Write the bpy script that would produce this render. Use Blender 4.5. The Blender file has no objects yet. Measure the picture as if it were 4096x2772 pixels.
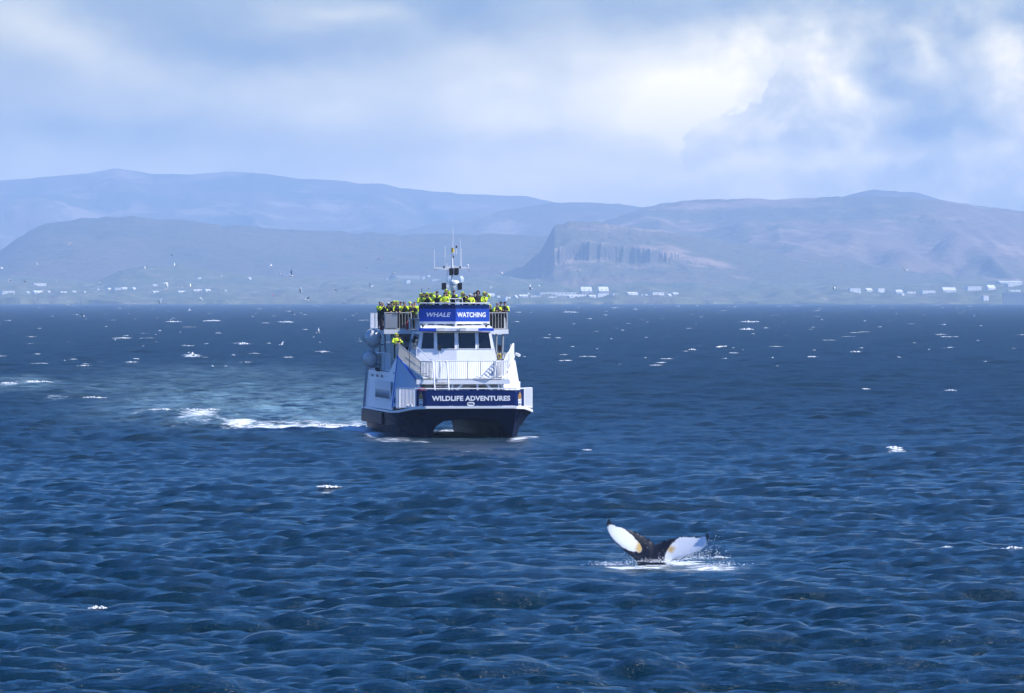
import bpy, bmesh, math, random
import numpy as np
from mathutils import Vector, Matrix
R = math.radians
rnd = random.Random(7)
sc = bpy.context.scene
col = sc.collection

# ------------------------------------------------------------------ camera
F = 4096 * 200 / 36.0          # focal length in photo pixels (200 mm on 36 mm)
HZ = 1195.0                    # photo row of eye level
H = 9.06                       # eye height above the sea
cd = bpy.data.cameras.new('camera'); cam = bpy.data.objects.new('camera', cd); col.objects.link(cam)
cd.lens = 200; cd.sensor_width = 36; cd.clip_start = 1; cd.clip_end = 120000
cam.location = (0, 0, H)
cam.rotation_euler = (R(90) - math.atan((1386 - HZ) / F), 0, 0)
sc.camera = cam

# ------------------------------------------------------------------ light
SUN_EL, SUN_AZ = 42.0, 80.0     # elevation; degrees from straight-behind-the-camera towards the right
sx = math.sin(R(SUN_AZ)) * math.cos(R(SUN_EL)); sy = -math.cos(R(SUN_AZ)) * math.cos(R(SUN_EL)); sz = math.sin(R(SUN_EL))
ld = bpy.data.lights.new('sun', 'SUN'); ld.energy = 5.0; ld.angle = R(0.55); ld.color = (1.0, 0.965, 0.90)
sun = bpy.data.objects.new('sun', ld); col.objects.link(sun)
sun.rotation_euler = Vector((sx, sy, sz)).to_track_quat('Z', 'Y').to_euler()
sc.view_settings.view_transform = 'Standard'; sc.view_settings.look = 'None'
sc.view_settings.gamma = 1; sc.view_settings.exposure = 0.60; sc.view_settings.use_curve_mapping = False
sc.cycles.use_denoising = True; sc.cycles.adaptive_threshold = 0.02
sc.cycles.max_bounces = 5; sc.cycles.glossy_bounces = 3; sc.cycles.diffuse_bounces = 2; sc.cycles.volume_bounces = 1; sc.cycles.caustics_reflective = False
sc.cycles.sample_clamp_indirect = 6

class NT:
    """tiny helper to write node maths as expressions"""
    def __init__(s, tree): s.t = tree; tree.nodes.clear()
    def n(s, typ, **kw):
        nd = s.t.nodes.new(typ)
        for k, v in kw.items():
            if k.startswith('_'): setattr(nd, k[1:], v)
            else:
                key = int(k[1:]) if k[0] == 'i' and k[1:].isdigit() else k.replace('__', ' ')
                if isinstance(v, bpy.types.NodeSocket): s.t.links.new(v, nd.inputs[key])
                else: nd.inputs[key].default_value = v
        return nd
    def m(s, op, a, b=0.0, c=0.0, clamp=False):
        nd = s.t.nodes.new('ShaderNodeMath'); nd.operation = op; nd.use_clamp = clamp
        for i, v in enumerate((a, b, c)):
            if isinstance(v, bpy.types.NodeSocket): s.t.links.new(v, nd.inputs[i])
            else: nd.inputs[i].default_value = v
        return nd.outputs[0]
    def add(s, a, b): return s.m('ADD', a, b)
    def sub(s, a, b): return s.m('SUBTRACT', a, b)
    def mul(s, a, b): return s.m('MULTIPLY', a, b)
    def smooth(s, x, lo, hi):
        nd = s.n('ShaderNodeMapRange', _interpolation_type='SMOOTHSTEP', Value=x); nd.inputs[1].default_value = lo; nd.inputs[2].default_value = hi
        return nd.outputs[0]
    def mix(s, fac, a, b, blend='MIX'):
        nd = s.t.nodes.new('ShaderNodeMix'); nd.data_type = 'RGBA'; nd.blend_type = blend
        for i, v in ((0, fac), (6, a), (7, b)):
            if isinstance(v, bpy.types.NodeSocket): s.t.links.new(v, nd.inputs[i])
            elif i == 0: nd.inputs[0].default_value = v
            else: nd.inputs[i].default_value = tuple(v)[:3] + (1,)
        return nd.outputs[2]
    def noise(s, vec, scale, detail=4, rough=0.5, dist=0.0, out=0):
        nd = s.n('ShaderNodeTexNoise', Scale=scale, Detail=detail, Roughness=rough, Distortion=dist)
        if vec is not None: s.t.links.new(vec, nd.inputs['Vector'])
        return nd.outputs[out]
    def comb(s, x, y, z=0.0):
        nd = s.n('ShaderNodeCombineXYZ')
        for i, v in enumerate((x, y, z)):
            if isinstance(v, bpy.types.NodeSocket): s.t.links.new(v, nd.inputs[i])
            else: nd.inputs[i].default_value = v
        return nd.outputs[0]
    def link(s, a, b): s.t.links.new(a, b)

# ------------------------------------------------------------------ sky
world = bpy.data.worlds.new('World'); sc.world = world; world.use_nodes = True
def build_sky():
    t = NT(world.node_tree)
    sky = t.n('ShaderNodeTexSky', _sky_type='NISHITA', _sun_disc=False)
    sky.sun_elevation = R(SUN_EL); sky.sun_rotation = math.atan2(sx, sy)
    sky.air_density = 1.0; sky.dust_density = 0.2; sky.ozone_density = 4.0
    base = t.n('ShaderNodeVectorMath', _operation='SCALE'); t.link(sky.outputs[0], base.inputs[0]); base.inputs['Scale'].default_value = 0.092
    tc = t.n('ShaderNodeTexCoord')
    sep = t.n('ShaderNodeSeparateXYZ'); t.link(tc.outputs['Generated'], sep.inputs[0])
    X, Y, Z = sep.outputs
    K = F / 1000.0
    U = t.mul(t.m('ARCTAN2', X, Y), K)                       # azimuth
    hyp = t.m('SQRT', t.add(t.mul(X, X), t.mul(Y, Y)))
    V = t.mul(t.m('ARCTAN2', Z, hyp), K)                     # elevation, same unit
    p = t.comb(U, V)
    # domain warp for cloudy outlines
    nw = t.n('ShaderNodeSeparateXYZ'); t.link(t.noise(t.comb(t.mul(U, 0.8), t.mul(V, 1.5), 3.1), 1.6, 4, 0.55, out=1), nw.inputs[0]); nA, nB = nw.outputs[0], nw.outputs[1]
    fine = t.noise(t.comb(U, V, 1.0), 7.0, 3, 0.6)
    Uw = t.add(U, t.mul(t.sub(nA, 0.5), 0.55)); Vw = t.add(V, t.mul(t.sub(nB, 0.5), 0.30))
    def gauss(px, py, rx, ry, amp, rot=0.0):
        cu, cv = (px - 2048) / 1000.0, (HZ - py) / 1000.0
        du = t.sub(Uw, cu); dv = t.sub(Vw, cv)
        if rot:
            c, s_ = math.cos(rot), math.sin(rot)
            du, dv = t.add(t.mul(du, c), t.mul(dv, s_)), t.sub(t.mul(dv, c), t.mul(du, s_))
        q = t.add(t.m('POWER', t.m('ABSOLUTE', t.mul(du, 1000.0 / rx)), 2.0), t.m('POWER', t.m('ABSOLUTE', t.mul(dv, 1000.0 / ry)), 2.0))
        return t.mul(t.m('EXPONENT', t.mul(q, -1.0)), amp)
    fb = t.noise(t.comb(t.mul(U, 0.55), V, 11.3), 1.5, 4, 0.55)
    L = t.add(0.36, t.mul(t.sub(fb, 0.5), 0.75))
    # broad cloud masses: (px, py, rx, ry, amount, tilt)
    for g in ((2650, 330, 860, 250, 0.60, 0.10), (2780, 480, 260, 150, 0.25, -0.5), (1500, 330, 800, 140, 0.20, 0.16), (300, 230, 420, 110, 0.14, -0.25),
              (950, 190, 520, 95, -0.30, -0.12), (500, 40, 420, 90, -0.18, 0.0), (1780, 60, 260, 90, -0.22, 0.0), (1350, 90, 330, 55, 0.16, -0.1), (100, 60, 150, 90, 0.2, 0.0),
              (500, 540, 800, 90, -0.22, 0.0), (2000, 560, 500, 70, -0.10, 0.0), (3200, 665, 900, 50, 0.22, 0.02), (4020, 330, 200, 240, 0.36, 0.0), (3750, 200, 60, 110, 0.30, 0.0),
              (3420, 380, 110, 130, 0.28, 0.3), (3250, 260, 90, 130, 0.20, 0.2), (3120, 430, 170, 110, 0.14, 0.2), (3660, 560, 330, 90, -0.20, 0.0), (2870, 590, 200, 60, -0.16, 0.1), (3000, 60, 900, 60, -0.10, 0), (3900, 130, 260, 60, -0.10, 0)):
        L = t.add(L, gauss(*g))
    # the crisp cumulus edge running down to the left, in front of the bright bank
    a = ((3230 - 2048) / 1000.0, (HZ - 150) / 1000.0); b = ((2740 - 2048) / 1000.0, (HZ - 590) / 1000.0)
    tx, ty = b[0] - a[0], b[1] - a[1]; ln = math.hypot(tx, ty); nx, ny = -ty / ln, tx / ln     # points right-down side
    if nx < 0: nx, ny = -nx, -ny
    e1 = t.noise(t.comb(Uw, Vw, 9.0), 5.5, 5, 0.58)
    n3 = t.noise(t.comb(U, V, 5.0), 3.2, 5, 0.55)
    sd = t.add(t.mul(t.sub(U, a[0]), nx), t.mul(t.sub(V, a[1]), ny))
    sd = t.add(sd, t.add(t.mul(t.sub(0.5, e1), 0.34), t.mul(t.sub(nA, 0.5), 0.12)))
    al = t.add(t.mul(t.sub(U, a[0]), tx / ln), t.mul(t.sub(V, a[1]), ty / ln))
    win = t.mul(t.smooth(al, 0.02, 0.42), t.m('SUBTRACT', 1.0, t.smooth(al, ln - 0.02, ln + 0.12)))
    edge = t.mul(t.mul(t.smooth(sd, -0.008, 0.016), t.m('SUBTRACT', 1.0, t.smooth(sd, 0.02, 0.22))), win)
    L = t.sub(L, t.mul(edge, 0.15))
    puff = t.mul(t.smooth(U, 0.5, 1.2), t.m('SUBTRACT', 1.0, t.smooth(t.m('ABSOLUTE', t.sub(V, 0.75)), 0.35, 0.6)))
    L = t.add(L, t.mul(t.mul(t.sub(n3, 0.5), 1.0), puff)); L = t.add(L, t.mul(t.mul(t.sub(0.5, e1), 0.5), puff))
    rim = t.mul(t.mul(t.smooth(sd, -0.25, -0.01), t.m('SUBTRACT', 1.0, t.smooth(sd, -0.004, 0.012))), win)
    L = t.add(L, t.mul(rim, 0.08))
    L = t.add(L, t.mul(t.m('SUBTRACT', 1.0, t.smooth(V, 0.40, 0.95)), 0.36))
    L = t.add(L, t.mul(t.sub(fine, 0.5), 0.10))
    cr = t.n('ShaderNodeValToRGB'); t.link(L, cr.inputs[0])
    el = cr.color_ramp.elements
    el[0].position = 0.0; el[0].color = SKYC[0] + (1,)
    el[1].position = 1.0; el[1].color = SKYC[3] + (1,)
    e = el.new(0.33); e.color = SKYC[1] + (1,)
    e = el.new(0.66); e.color = SKYC[2] + (1,)
    # the deck of far cloud covers the lowest sky all round and breaks up higher
    cov_n = t.noise(t.comb(t.mul(X, 1.0), t.mul(Y, 1.0), t.mul(Z, 2.2)), 2.6, 4, 0.55)
    low = t.m('SUBTRACT', 1.0, t.smooth(Z, 0.045, 0.10))
    cov = t.m('MAXIMUM', low, t.mul(t.smooth(cov_n, 0.56, 0.74), 0.35))
    res = t.mix(cov, t.mix(1.0, base.outputs[0], (0.21, 0.75, 1.56), 'MULTIPLY'), cr.outputs[0])
    bg = t.n('ShaderNodeBackground', Strength=1.0); t.link(res, bg.inputs[0])
    out = t.n('ShaderNodeOutputWorld'); t.link(bg.outputs[0], out.inputs[0])
SKYC = [(0.14, 0.20, 0.28), (0.34, 0.38, 0.36), (0.80, 0.75, 0.54), (1.60, 1.36, 0.84)]
build_sky()
world.cycles.sampling_method = 'MANUAL'; world.cycles.sample_map_resolution = 512

# ------------------------------------------------------------------ helpers
def tag(o, label=None, cat=None, group=None, kind=None):
    for k, v in (('label', label), ('category', cat), ('group', group), ('kind', kind)):
        if v: o[k] = v
    return o
def empty(name, loc=(0, 0, 0), rz=0.0, parent=None):
    o = bpy.data.objects.new(name, None); col.objects.link(o); o.location = loc; o.rotation_euler = (0, 0, rz); o.parent = parent
    o.empty_display_size = 0.3
    return o
def link(name, me, parent=None, loc=None, rot=None, scale=None):
    o = bpy.data.objects.new(name, me); col.objects.link(o); o.parent = parent
    if loc is not None: o.location = loc
    if rot is not None: o.rotation_euler = rot
    if scale is not None: o.scale = scale
    return o
class MB:
    def __init__(s): s.v = []; s.f = []; s.mi = []
    def poly(s, pts, mi=0):
        b = len(s.v); s.v += [tuple(p) for p in pts]; s.f.append(tuple(range(b, b + len(pts)))); s.mi.append(mi); return s
    def box(s, c, d, mi=0, rot=None):
        b = len(s.v)
        for z in (-.5, .5):
            for x, y in ((-.5, -.5), (.5, -.5), (.5, .5), (-.5, .5)):
                p = Vector((x * d[0], y * d[1], z * d[2]))
                if rot is not None: p = rot @ p
                s.v.append((c[0] + p.x, c[1] + p.y, c[2] + p.z))
        for q in ((0, 3, 2, 1), (4, 5, 6, 7), (0, 1, 5, 4), (1, 2, 6, 5), (2, 3, 7, 6), (3, 0, 4, 7)):
            s.f.append(tuple(b + i for i in q)); s.mi.append(mi)
        return s
    def prism(s, pts, off, mi=0):
        """polygon pts extruded by vector off"""
        b = len(s.v); n = len(pts); off = Vector(off)
        s.v += [tuple(p) for p in pts] + [tuple(Vector(p) + off) for p in pts]
        s.f.append(tuple(range(b + n - 1, b - 1, -1))); s.f.append(tuple(range(b + n, b + 2 * n)))
        for i in range(n):
            j = (i + 1) % n; s.f.append((b + i, b + j, b + n + j, b + n + i))
        s.mi += [mi] * (n + 2); return s
    def tube(s, p0, p1, r, n=6, r1=None, mi=0):
        p0, p1 = Vector(p0), Vector(p1); r1 = r if r1 is None else r1
        d = (p1 - p0).normalized(); a = d.orthogonal().normalized(); c = d.cross(a); b = len(s.v)
        for p, rr in ((p0, r), (p1, r1)):
            for i in range(n):
                t = 2 * math.pi * (i + .5) / n; s.v.append(tuple(p + a * (rr * math.cos(t)) + c * (rr * math.sin(t))))
        for i in range(n):
            j = (i + 1) % n; s.f.append((b + i, b + j, b + n + j, b + n + i)); s.mi.append(mi)
        s.f.append(tuple(range(b + n - 1, b - 1, -1))); s.f.append(tuple(range(b + n, b + 2 * n))); s.mi += [mi, mi]
        return s
    def path(s, pts, r, n=6, mi=0):
        for a, b in zip(pts[:-1], pts[1:]): s.tube(a, b, r, n, mi=mi)
        return s
    def lathe(s, c, prof, n=14, axis='z', mi=0):
        b = len(s.v); m = len(prof)
        for r, h in prof:
            for i in range(n):
                t = 2 * math.pi * i / n; x, y = r * math.cos(t), r * math.sin(t)
                q = (x, y, h) if axis == 'z' else ((x, h, y) if axis == 'y' else (h, x, y))
                s.v.append((c[0] + q[0], c[1] + q[1], c[2] + q[2]))
        for k in range(m - 1):
            for i in range(n):
                j = (i + 1) % n; s.f.append((b + k * n + i, b + k * n + j, b + (k + 1) * n + j, b + (k + 1) * n + i)); s.mi.append(mi)
        s.f.append(tuple(range(b, b + n))); s.f.append(tuple(range(b + (m - 1) * n, b + m * n))); s.mi += [mi, mi]
        return s
    def mesh(s, name, mats, smooth=False):
        me = bpy.data.meshes.new(name); me.from_pydata(s.v, [], s.f)
        for m in (mats if isinstance(mats, (list, tuple)) else [mats]): me.materials.append(m)
        me.polygons.foreach_set('material_index', s.mi)
        bm = bmesh.new(); bm.from_mesh(me); bmesh.ops.recalc_face_normals(bm, faces=bm.faces); bm.to_mesh(me); bm.free()
        if smooth: me.polygons.foreach_set('use_smooth', [True] * len(me.polygons))
        me.update(); return me
    def build(s, name, mats, parent=None, smooth=False, **kw):
        return link(name, s.mesh(name, mats, smooth), parent, **kw)
def mat(name, color, rough=0.5, spec=0.5, metal=0.0, var=0.06, scale=2.0, dirt=None, bump=0.0, coat=0.0):
    m = bpy.data.materials.new(name); m.use_nodes = True; t = NT(m.node_tree)
    tc = t.n('ShaderNodeTexCoord'); o = tc.outputs['Object']
    n1 = t.noise(o, scale, 6, 0.6); n2 = t.noise(o, scale * 7, 4, 0.6)
    f = t.add(t.mul(t.sub(n1, 0.5), 2 * var), t.mul(t.sub(n2, 0.5), var))
    c = t.mix(1.0, color, t.comb(t.add(1.0, f), t.add(1.0, f), t.add(1.0, f)), 'MULTIPLY')
    if dirt:   # streaks running down, in the given colour
        mp = t.n('ShaderNodeMapping'); t.link(o, mp.inputs[0]); mp.inputs['Scale'].default_value = (6, 6, 0.5)
        st = t.smooth(t.noise(mp.outputs[0], 1.3, 5, 0.65), 0.56, 0.78)
        c = t.mix(t.mul(st, dirt[1]), c, dirt[0])
    b = t.n('ShaderNodeBsdfPrincipled', Base__Color=c, Metallic=metal)
    b.inputs['Specular IOR Level'].default_value = spec
    rr = t.add(rough, t.mul(t.sub(n1, 0.5), 0.25)); t.link(rr, b.inputs['Roughness'])
    if coat: b.inputs['Coat Weight'].default_value = coat
    if bump:
        bp = t.n('ShaderNodeBump', Strength=bump, Distance=0.02, Height=n2); t.link(bp.outputs[0], b.inputs['Normal'])
    out = t.n('ShaderNodeOutputMaterial'); t.link(b.outputs[0], out.inputs[0]); return m

def px_water(px, py):
    d = H * F / (py - HZ); return (px - 2048) / F * d, d
def px_at(px, py, d):
    return ((px - 2048) / F * d, d, H + (HZ - py) / F * d)

# ------------------------------------------------------------------ sea
def fbm2(u, v, seed, octaves=5, gain=0.5):
    rg = np.random.default_rng(seed); out = np.zeros_like(u); a = 1.0; f = 1.0
    for o in range(octaves):
        g = rg.normal(size=(64, 64)); U = u * f + rg.uniform(0, 64); W = v * f + rg.uniform(0, 64)
        i = np.floor(U).astype(int); j = np.floor(W).astype(int); fu = U - i; fv = W - j
        fu = fu * fu * (3 - 2 * fu); fv = fv * fv * (3 - 2 * fv)
        G = lambda a_, b_: g[a_ % 64, b_ % 64]
        out += a * (G(i, j) * (1 - fu) * (1 - fv) + G(i + 1, j) * fu * (1 - fv) + G(i, j + 1) * (1 - fu) * fv + G(i + 1, j + 1) * fu * fv)
        a *= gain; f *= 2.03
    return out
def fft_tile(N, L, lmin, lmax, wind, seed, tail=4.0, Lp=14.0, spread=2):
    rg = np.random.default_rng(seed)
    k = 2 * np.pi * np.fft.fftfreq(N, L / N); kx, ky = np.meshgrid(k, k, indexing='ij'); kk = np.hypot(kx, ky); kk[0, 0] = 1
    w = np.array(wind) / np.hypot(*wind); cs = (kx * w[0] + ky * w[1]) / kk
    P = np.exp(-1 / (kk * Lp / 6.28) ** 2) / kk ** tail * (np.abs(cs) ** spread * 0.93 + 0.07) * np.where(cs < 0, 0.25, 1)
    lam = 2 * np.pi / kk; P[(lam < lmin) | (lam > lmax)] = 0; P[0, 0] = 0
    h = (rg.normal(size=(N, N)) + 1j * rg.normal(size=(N, N))) * np.sqrt(P)
    g = lambda a: np.real(np.fft.ifft2(a))
    hz = g(h); s_ = np.hypot(g(1j * kx * h), g(1j * ky * h))
    slope = np.sqrt((s_ ** 2).mean())
    dx, dy = g(-1j * kx / kk * h), g(-1j * ky / kk * h)
    jac = g(kx * kx / kk * h) + g(ky * ky / kk * h)           # divergence of the choppy shift: high on crests
    return np.stack([hz, dx, dy, jac], -1) / slope, L           # unit rms slope
def sample(tile, x, y, ang):
    T, L = tile; N = T.shape[0]; c, s_ = math.cos(ang), math.sin(ang)
    u = ((c * x + s_ * y) / L * N); v = ((-s_ * x + c * y) / L * N)
    i0 = np.floor(u).astype(np.int64); j0 = np.floor(v).astype(np.int64); fu = (u - i0)[:, None]; fv = (v - j0)[:, None]
    fu = fu * fu * (3 - 2 * fu); fv = fv * fv * (3 - 2 * fv)
    i0 %= N; j0 %= N; i1 = (i0 + 1) % N; j1 = (j0 + 1) % N
    r = T[i0, j0] * (1 - fu) * (1 - fv) + T[i1, j0] * fu * (1 - fv) + T[i0, j1] * (1 - fu) * fv + T[i1, j1] * fu * fv
    dx = c * r[:, 1] - s_ * r[:, 2]; dy = s_ * r[:, 1] + c * r[:, 2]
    return r[:, 0], dx, dy, r[:, 3]
WIND = (-0.22, -0.97); BXC = -2.66
def rotw(a): return (WIND[0] * math.cos(a) + WIND[1] * math.sin(a), -WIND[0] * math.sin(a) + WIND[1] * math.cos(a))
BANDS = [  # (tile, angle of the tile, rms slope, shortest wave)
    (fft_tile(512, 420, 14, 70, rotw(0.21), 11, Lp=26), 0.21, 0.030, 14.0),
    (fft_tile(512, 150, 5, 14, rotw(0.47), 12, spread=4), 0.47, 0.058, 5.0),
    (fft_tile(512, 61, 1.8, 5, rotw(0.9), 13, spread=4), 0.9, 0.135, 1.8),
    (fft_tile(512, 23, 0.5, 1.8, rotw(1.3), 14, spread=3), 1.3, 0.24, 0.6)]
def smoothstep(a, b, x):
    t = np.clip((x - a) / (b - a), 0, 1); return t * t * (3 - 2 * t)
FOAM = []   # ellipses on the still sea: (px, py, rx, ry, tilt, strength)
AER = []
for e in ((1420, 1726, 80, 16, 0.03, 1.2), (1330, 1722, 100, 11, 0.05, 1.1), (1240, 1718, 100, 9, 0.03, 1.0), (1140, 1716, 100, 8, 0.02, 0.95), (1050, 1714, 100, 8, 0.0, 0.9), (960, 1708, 90, 8, 0.06, 0.85), (870, 1696, 90, 10, 0.12, 0.85),
          (800, 1674, 120, 15, 0.10, 0.72), (690, 1662, 110, 12, -0.04, 0.78), (570, 1655, 60, 6, 0, 0.5), (1230, 1700, 240, 20, 0.02, 0.62), (1000, 1694, 200, 16, 0.04, 0.55), (1440, 1700, 70, 24, 0, 0.55), (1820, 1727, 140, 13, 0, 1.0),
          (1690, 1770, 50, 8, 0, 0.75), (1580, 1762, 110, 9, 0.0, 0.6), (2065, 1764, 45, 9, 0, 0.8), (2120, 1752, 40, 12, 0, 0.7), (1480, 1745, 50, 14, 0, 0.9),
          (140, 1530, 110, 8, -0.05, 0.7), (40, 1540, 60, 10, 0, 0.6), (220, 1600, 60, 7, 0, 0.5),
          (1900, 1806, 90, 5, 0, 0.4), (1250, 1688, 300, 40, 0.03, 0.36), (1050, 1610, 420, 60, 0.05, 0.24), (820, 1690, 200, 26, 0.1, 0.42), (1380, 1650, 120, 40, 0, 0.3), (2095, 1757, 40, 14, 0, 0.55), (1560, 1768, 140, 7, 0, 0.35), (1850, 1720, 120, 10, 0, .6),
          (1310, 1980, 45, 7, 0, 0.45), (380, 2415, 35, 8, 0, 0.5), (3580, 1812, 45, 9, 0, 0.8), (2020, 2000, 40, 5, 0, 0.3),
          (2470, 2266, 100, 9, 0.0, 0.9), (2600, 2262, 130, 10, 0.02, 0.7), (2740, 2246, 130, 16, 0.0, 0.85), (2830, 2266, 120, 15, 0.0, 0.75), (2910, 2262, 60, 10, 0.1, 0.7), (2700, 2274, 130, 8, 0, 0.5),
          (770, 1425, 45, 8, 0, 0.8)):
    FOAM.append(e)
for e in ((1150, 1640, 420, 70, 0.05, 1.0), (800, 1600, 420, 70, 0.1, 0.8), (1330, 1560, 260, 50, 0, 0.6), (1300, 1690, 240, 40, 0, 1.0), (1000, 1680, 400, 40, 0, 0.8), (600, 1560, 420, 60, 0, 0.45), (820, 1685, 180, 22, 0.1, 0.9), (900, 1500, 500, 40, 0, 0.4), (110, 1540, 180, 30, 0, 0.7), (2700, 2256, 230, 26, 0, 0.6), (1880, 1740, 160, 25, 0, 0.5)):
    AER.append(e)
def field(px, py, L):
    out = np.zeros_like(px)
    for cx, cy, rx, ry, a, s_ in L:
        dx, dy = px - cx, py - cy
        u = (dx + dy * math.sin(a)) / rx; v = (dy + dx * math.sin(a)) / ry
        out = np.maximum(out, s_ * np.exp(-(u * u + v * v) ** 1.2))
    return out
def sea_height(x, y, cell, full=False):
    g1 = fbm2(x / 9.0, y / 16.0, 301, 4, 0.6); g2 = fbm2(x / 26.0 + 5, y / 60.0, 302, 3, 0.6); gust = np.clip(1 + 0.10 * g1 + 0.08 * g2, 0.6, 1.45)
    z = np.zeros_like(x); dx = z.copy(); dy = z.copy(); jac = z.copy(); lost = z.copy()
    for tile, ang, slope, lmin in BANDS:
        w = 1 - smoothstep(0.9, 3.4, cell / lmin)
        h, a, b, j = sample(tile, x, y, ang)
        lost += slope ** 2 * np.clip(1 - w * w, 0, 1)
        if lmin < 4: w = w * gust
        z += h * slope * w; dx += a * slope * w * 1.3; dy += b * slope * w * 1.3; jac += j * slope * w
    calm = 1 - 0.7 * np.exp(-((x - BXC) / 9.0) ** 2 - ((y - 358.0) / 26.0) ** 2) - 0.7 * np.exp(-((x - 4.9) / 4.0) ** 2 - ((y - 191.0) / 10.0) ** 2)
    z *= calm; jac *= calm
    # swell lifted by the ferry's bow wave and the breaking crests beside it
    px = 2048 + x / y * F; py = HZ + H * F / y
    for cx, cy, rx, ry, hh in ((1380, 1728, 170, 14, 0.30), (800, 1680, 170, 18, 0.45), (640, 1668, 120, 12, 0.3), (1120, 1722, 220, 9, 0.2), (2090, 1765, 50, 14, 0.15), (1600, 1775, 120, 9, 0.10)):
        z += hh * np.exp(-((px - cx) / rx) ** 2 - ((py - cy) / ry) ** 2)
    return z, dx, dy, jac, lost, px, py
def build_sea():
    rows = [104.0]
    while rows[-1] < 9400: rows.append(rows[-1] + 0.17 * (rows[-1] / 104.0) ** 1.25)
    r = np.array(rows); dr = np.gradient(r)
    fine = np.linspace(-R(5.8), R(5.8), 600)
    side = R(5.8) + (R(16) - R(5.8)) * np.linspace(0, 1, 50)[1:] ** 1.3
    th = np.concatenate([-side[::-1], fine, side])
    nr, nc = len(r), len(th)
    rr, tt = np.meshgrid(r, th, indexing='ij'); cell = np.repeat(dr[:, None], nc, 1).ravel()
    x = (rr * np.sin(tt)).ravel(); y = (rr * np.cos(tt)).ravel()
    z, dx, dy, jac, lost, px, py = sea_height(x, y, cell)
    foam = field(px, py, FOAM); aer = field(px, py, AER)
    crest = smoothstep(1.55, 2.0, jac) * 0.8
    foam = np.maximum(foam, crest)
    edge = np.clip(np.minimum((R(16) - np.abs(tt)) / R(1.5), 1), 0, 1).ravel() * np.clip((rr - 104) / 4, 0, 1).ravel() * np.clip((9400 - rr) / 800, 0, 1).ravel()
    V = np.stack([x + dx * edge, y + dy * edge, z * edge], -1)
    i = np.arange(nr - 1)[:, None] * nc + np.arange(nc - 1)[None, :]
    Fq = np.stack([i, i + 1, i + nc + 1, i + nc], -1).reshape(-1, 4)
    # the rest of the sea, all round to the horizon (calm, coarse)
    ring_r = [0.5, 40, 104.0, 300, 900, 3000, 9400, 20000, 60000]
    ang = np.concatenate([np.linspace(-R(16), R(16), 9), np.linspace(R(16), 2 * np.pi - R(16), 41)[1:-1]])
    na = len(ang); base = len(V); ev = []; ef = []
    for q in ring_r:
        for a in ang: ev.append((q * math.sin(a), q * math.cos(a), 0.0))
    for k in range(len(ring_r) - 1):
        for j in range(na):
            j2 = (j + 1) % na
            if 2 <= k <= 5 and j < 8: continue         # the wedge above fills this
            ef.append((base + k * na + j, base + k * na + j2, base + (k + 1) * na + j2, base + (k + 1) * na + j))
    V = np.concatenate([V, np.array(ev)]); Fa = np.concatenate([Fq, np.array(ef)])
    me = bpy.data.meshes.new('sea'); me.vertices.add(len(V)); me.vertices.foreach_set('co', V.astype(np.float32).ravel())
    nf = len(Fa); me.loops.add(nf * 4); me.loops.foreach_set('vertex_index', Fa.astype(np.int32).ravel())
    me.polygons.add(nf); me.polygons.foreach_set('loop_start', np.arange(0, nf * 4, 4, dtype=np.int32))
    me.polygons.foreach_set('use_smooth', np.ones(nf, bool)); me.update(calc_edges=True); me.validate()
    pad = lambda a, v: np.concatenate([a, np.full(len(ev), v)]).astype(np.float32)
    for nm, a, v in (('foam', foam, 0), ('aer', aer, 0), ('lost', np.sqrt(lost), 0.15)):
        at = me.attributes.new(nm, 'FLOAT', 'POINT'); at.data.foreach_set('value', pad(a, v))
    o = link('sea', me); o['kind'] = 'structure'
    m = bpy.data.materials.new('sea water'); m.use_nodes = True; t = NT(m.node_tree); me.materials.append(m)
    tc = t.n('ShaderNodeTexCoord'); P = tc.outputs['Object']
    A = lambda nm: t.n('ShaderNodeAttribute', _attribute_name=nm).outputs['Fac']
    fo, ae, lo = A('foam'), A('aer'), A('lost')
    mp = t.n('ShaderNodeMapping'); t.link(P, mp.inputs[0]); mp.inputs['Rotation'].default_value = (0, 0, R(10)); mp.inputs['Scale'].default_value = (0.6, 1.9, 1)
    hgt = t.noise(mp.outputs[0], 1.7, 5, 0.70)
    bp = t.n('ShaderNodeBump', Strength=1.0, Distance=0.30, Height=hgt)
    patch = t.noise(P, 0.045, 4, 0.55)
    deep = t.mix(patch, (0.0006, 0.015, 0.026), (0.0014, 0.021, 0.034))
    aern = t.mul(ae, t.smooth(t.noise(P, 0.35, 5, 0.65), 0.30, 0.75))
    colr = t.mix(t.mul(aern, 0.95), deep, (0.25, 0.42, 0.47))
    rough = t.add(0.17, t.mul(lo, 1.1))
    w = t.n('ShaderNodeBsdfPrincipled', Base__Color=colr, IOR=1.333); t.link(rough, w.inputs['Roughness']); t.link(bp.outputs[0], w.inputs['Normal'])
    fm = t.noise(mp.outputs[0], 2.6, 5, 0.75)
    fmask = t.smooth(t.add(t.mul(fo, 1.0), t.mul(t.sub(fm, 0.5), 2.6)), 0.50, 0.85)
    fmask = t.mul(fmask, t.smooth(fo, 0.02, 0.25))
    fw = t.n('ShaderNodeBsdfPrincipled', Base__Color=(0.78, 0.82, 0.84, 1), Roughness=0.8)
    ms = t.n('ShaderNodeMixShader'); t.link(fmask, ms.inputs[0]); t.link(w.outputs[0], ms.inputs[1]); t.link(fw.outputs[0], ms.inputs[2])
    out = t.n('ShaderNodeOutputMaterial'); t.link(ms.outputs[0], out.inputs[0])
build_sea()

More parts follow.
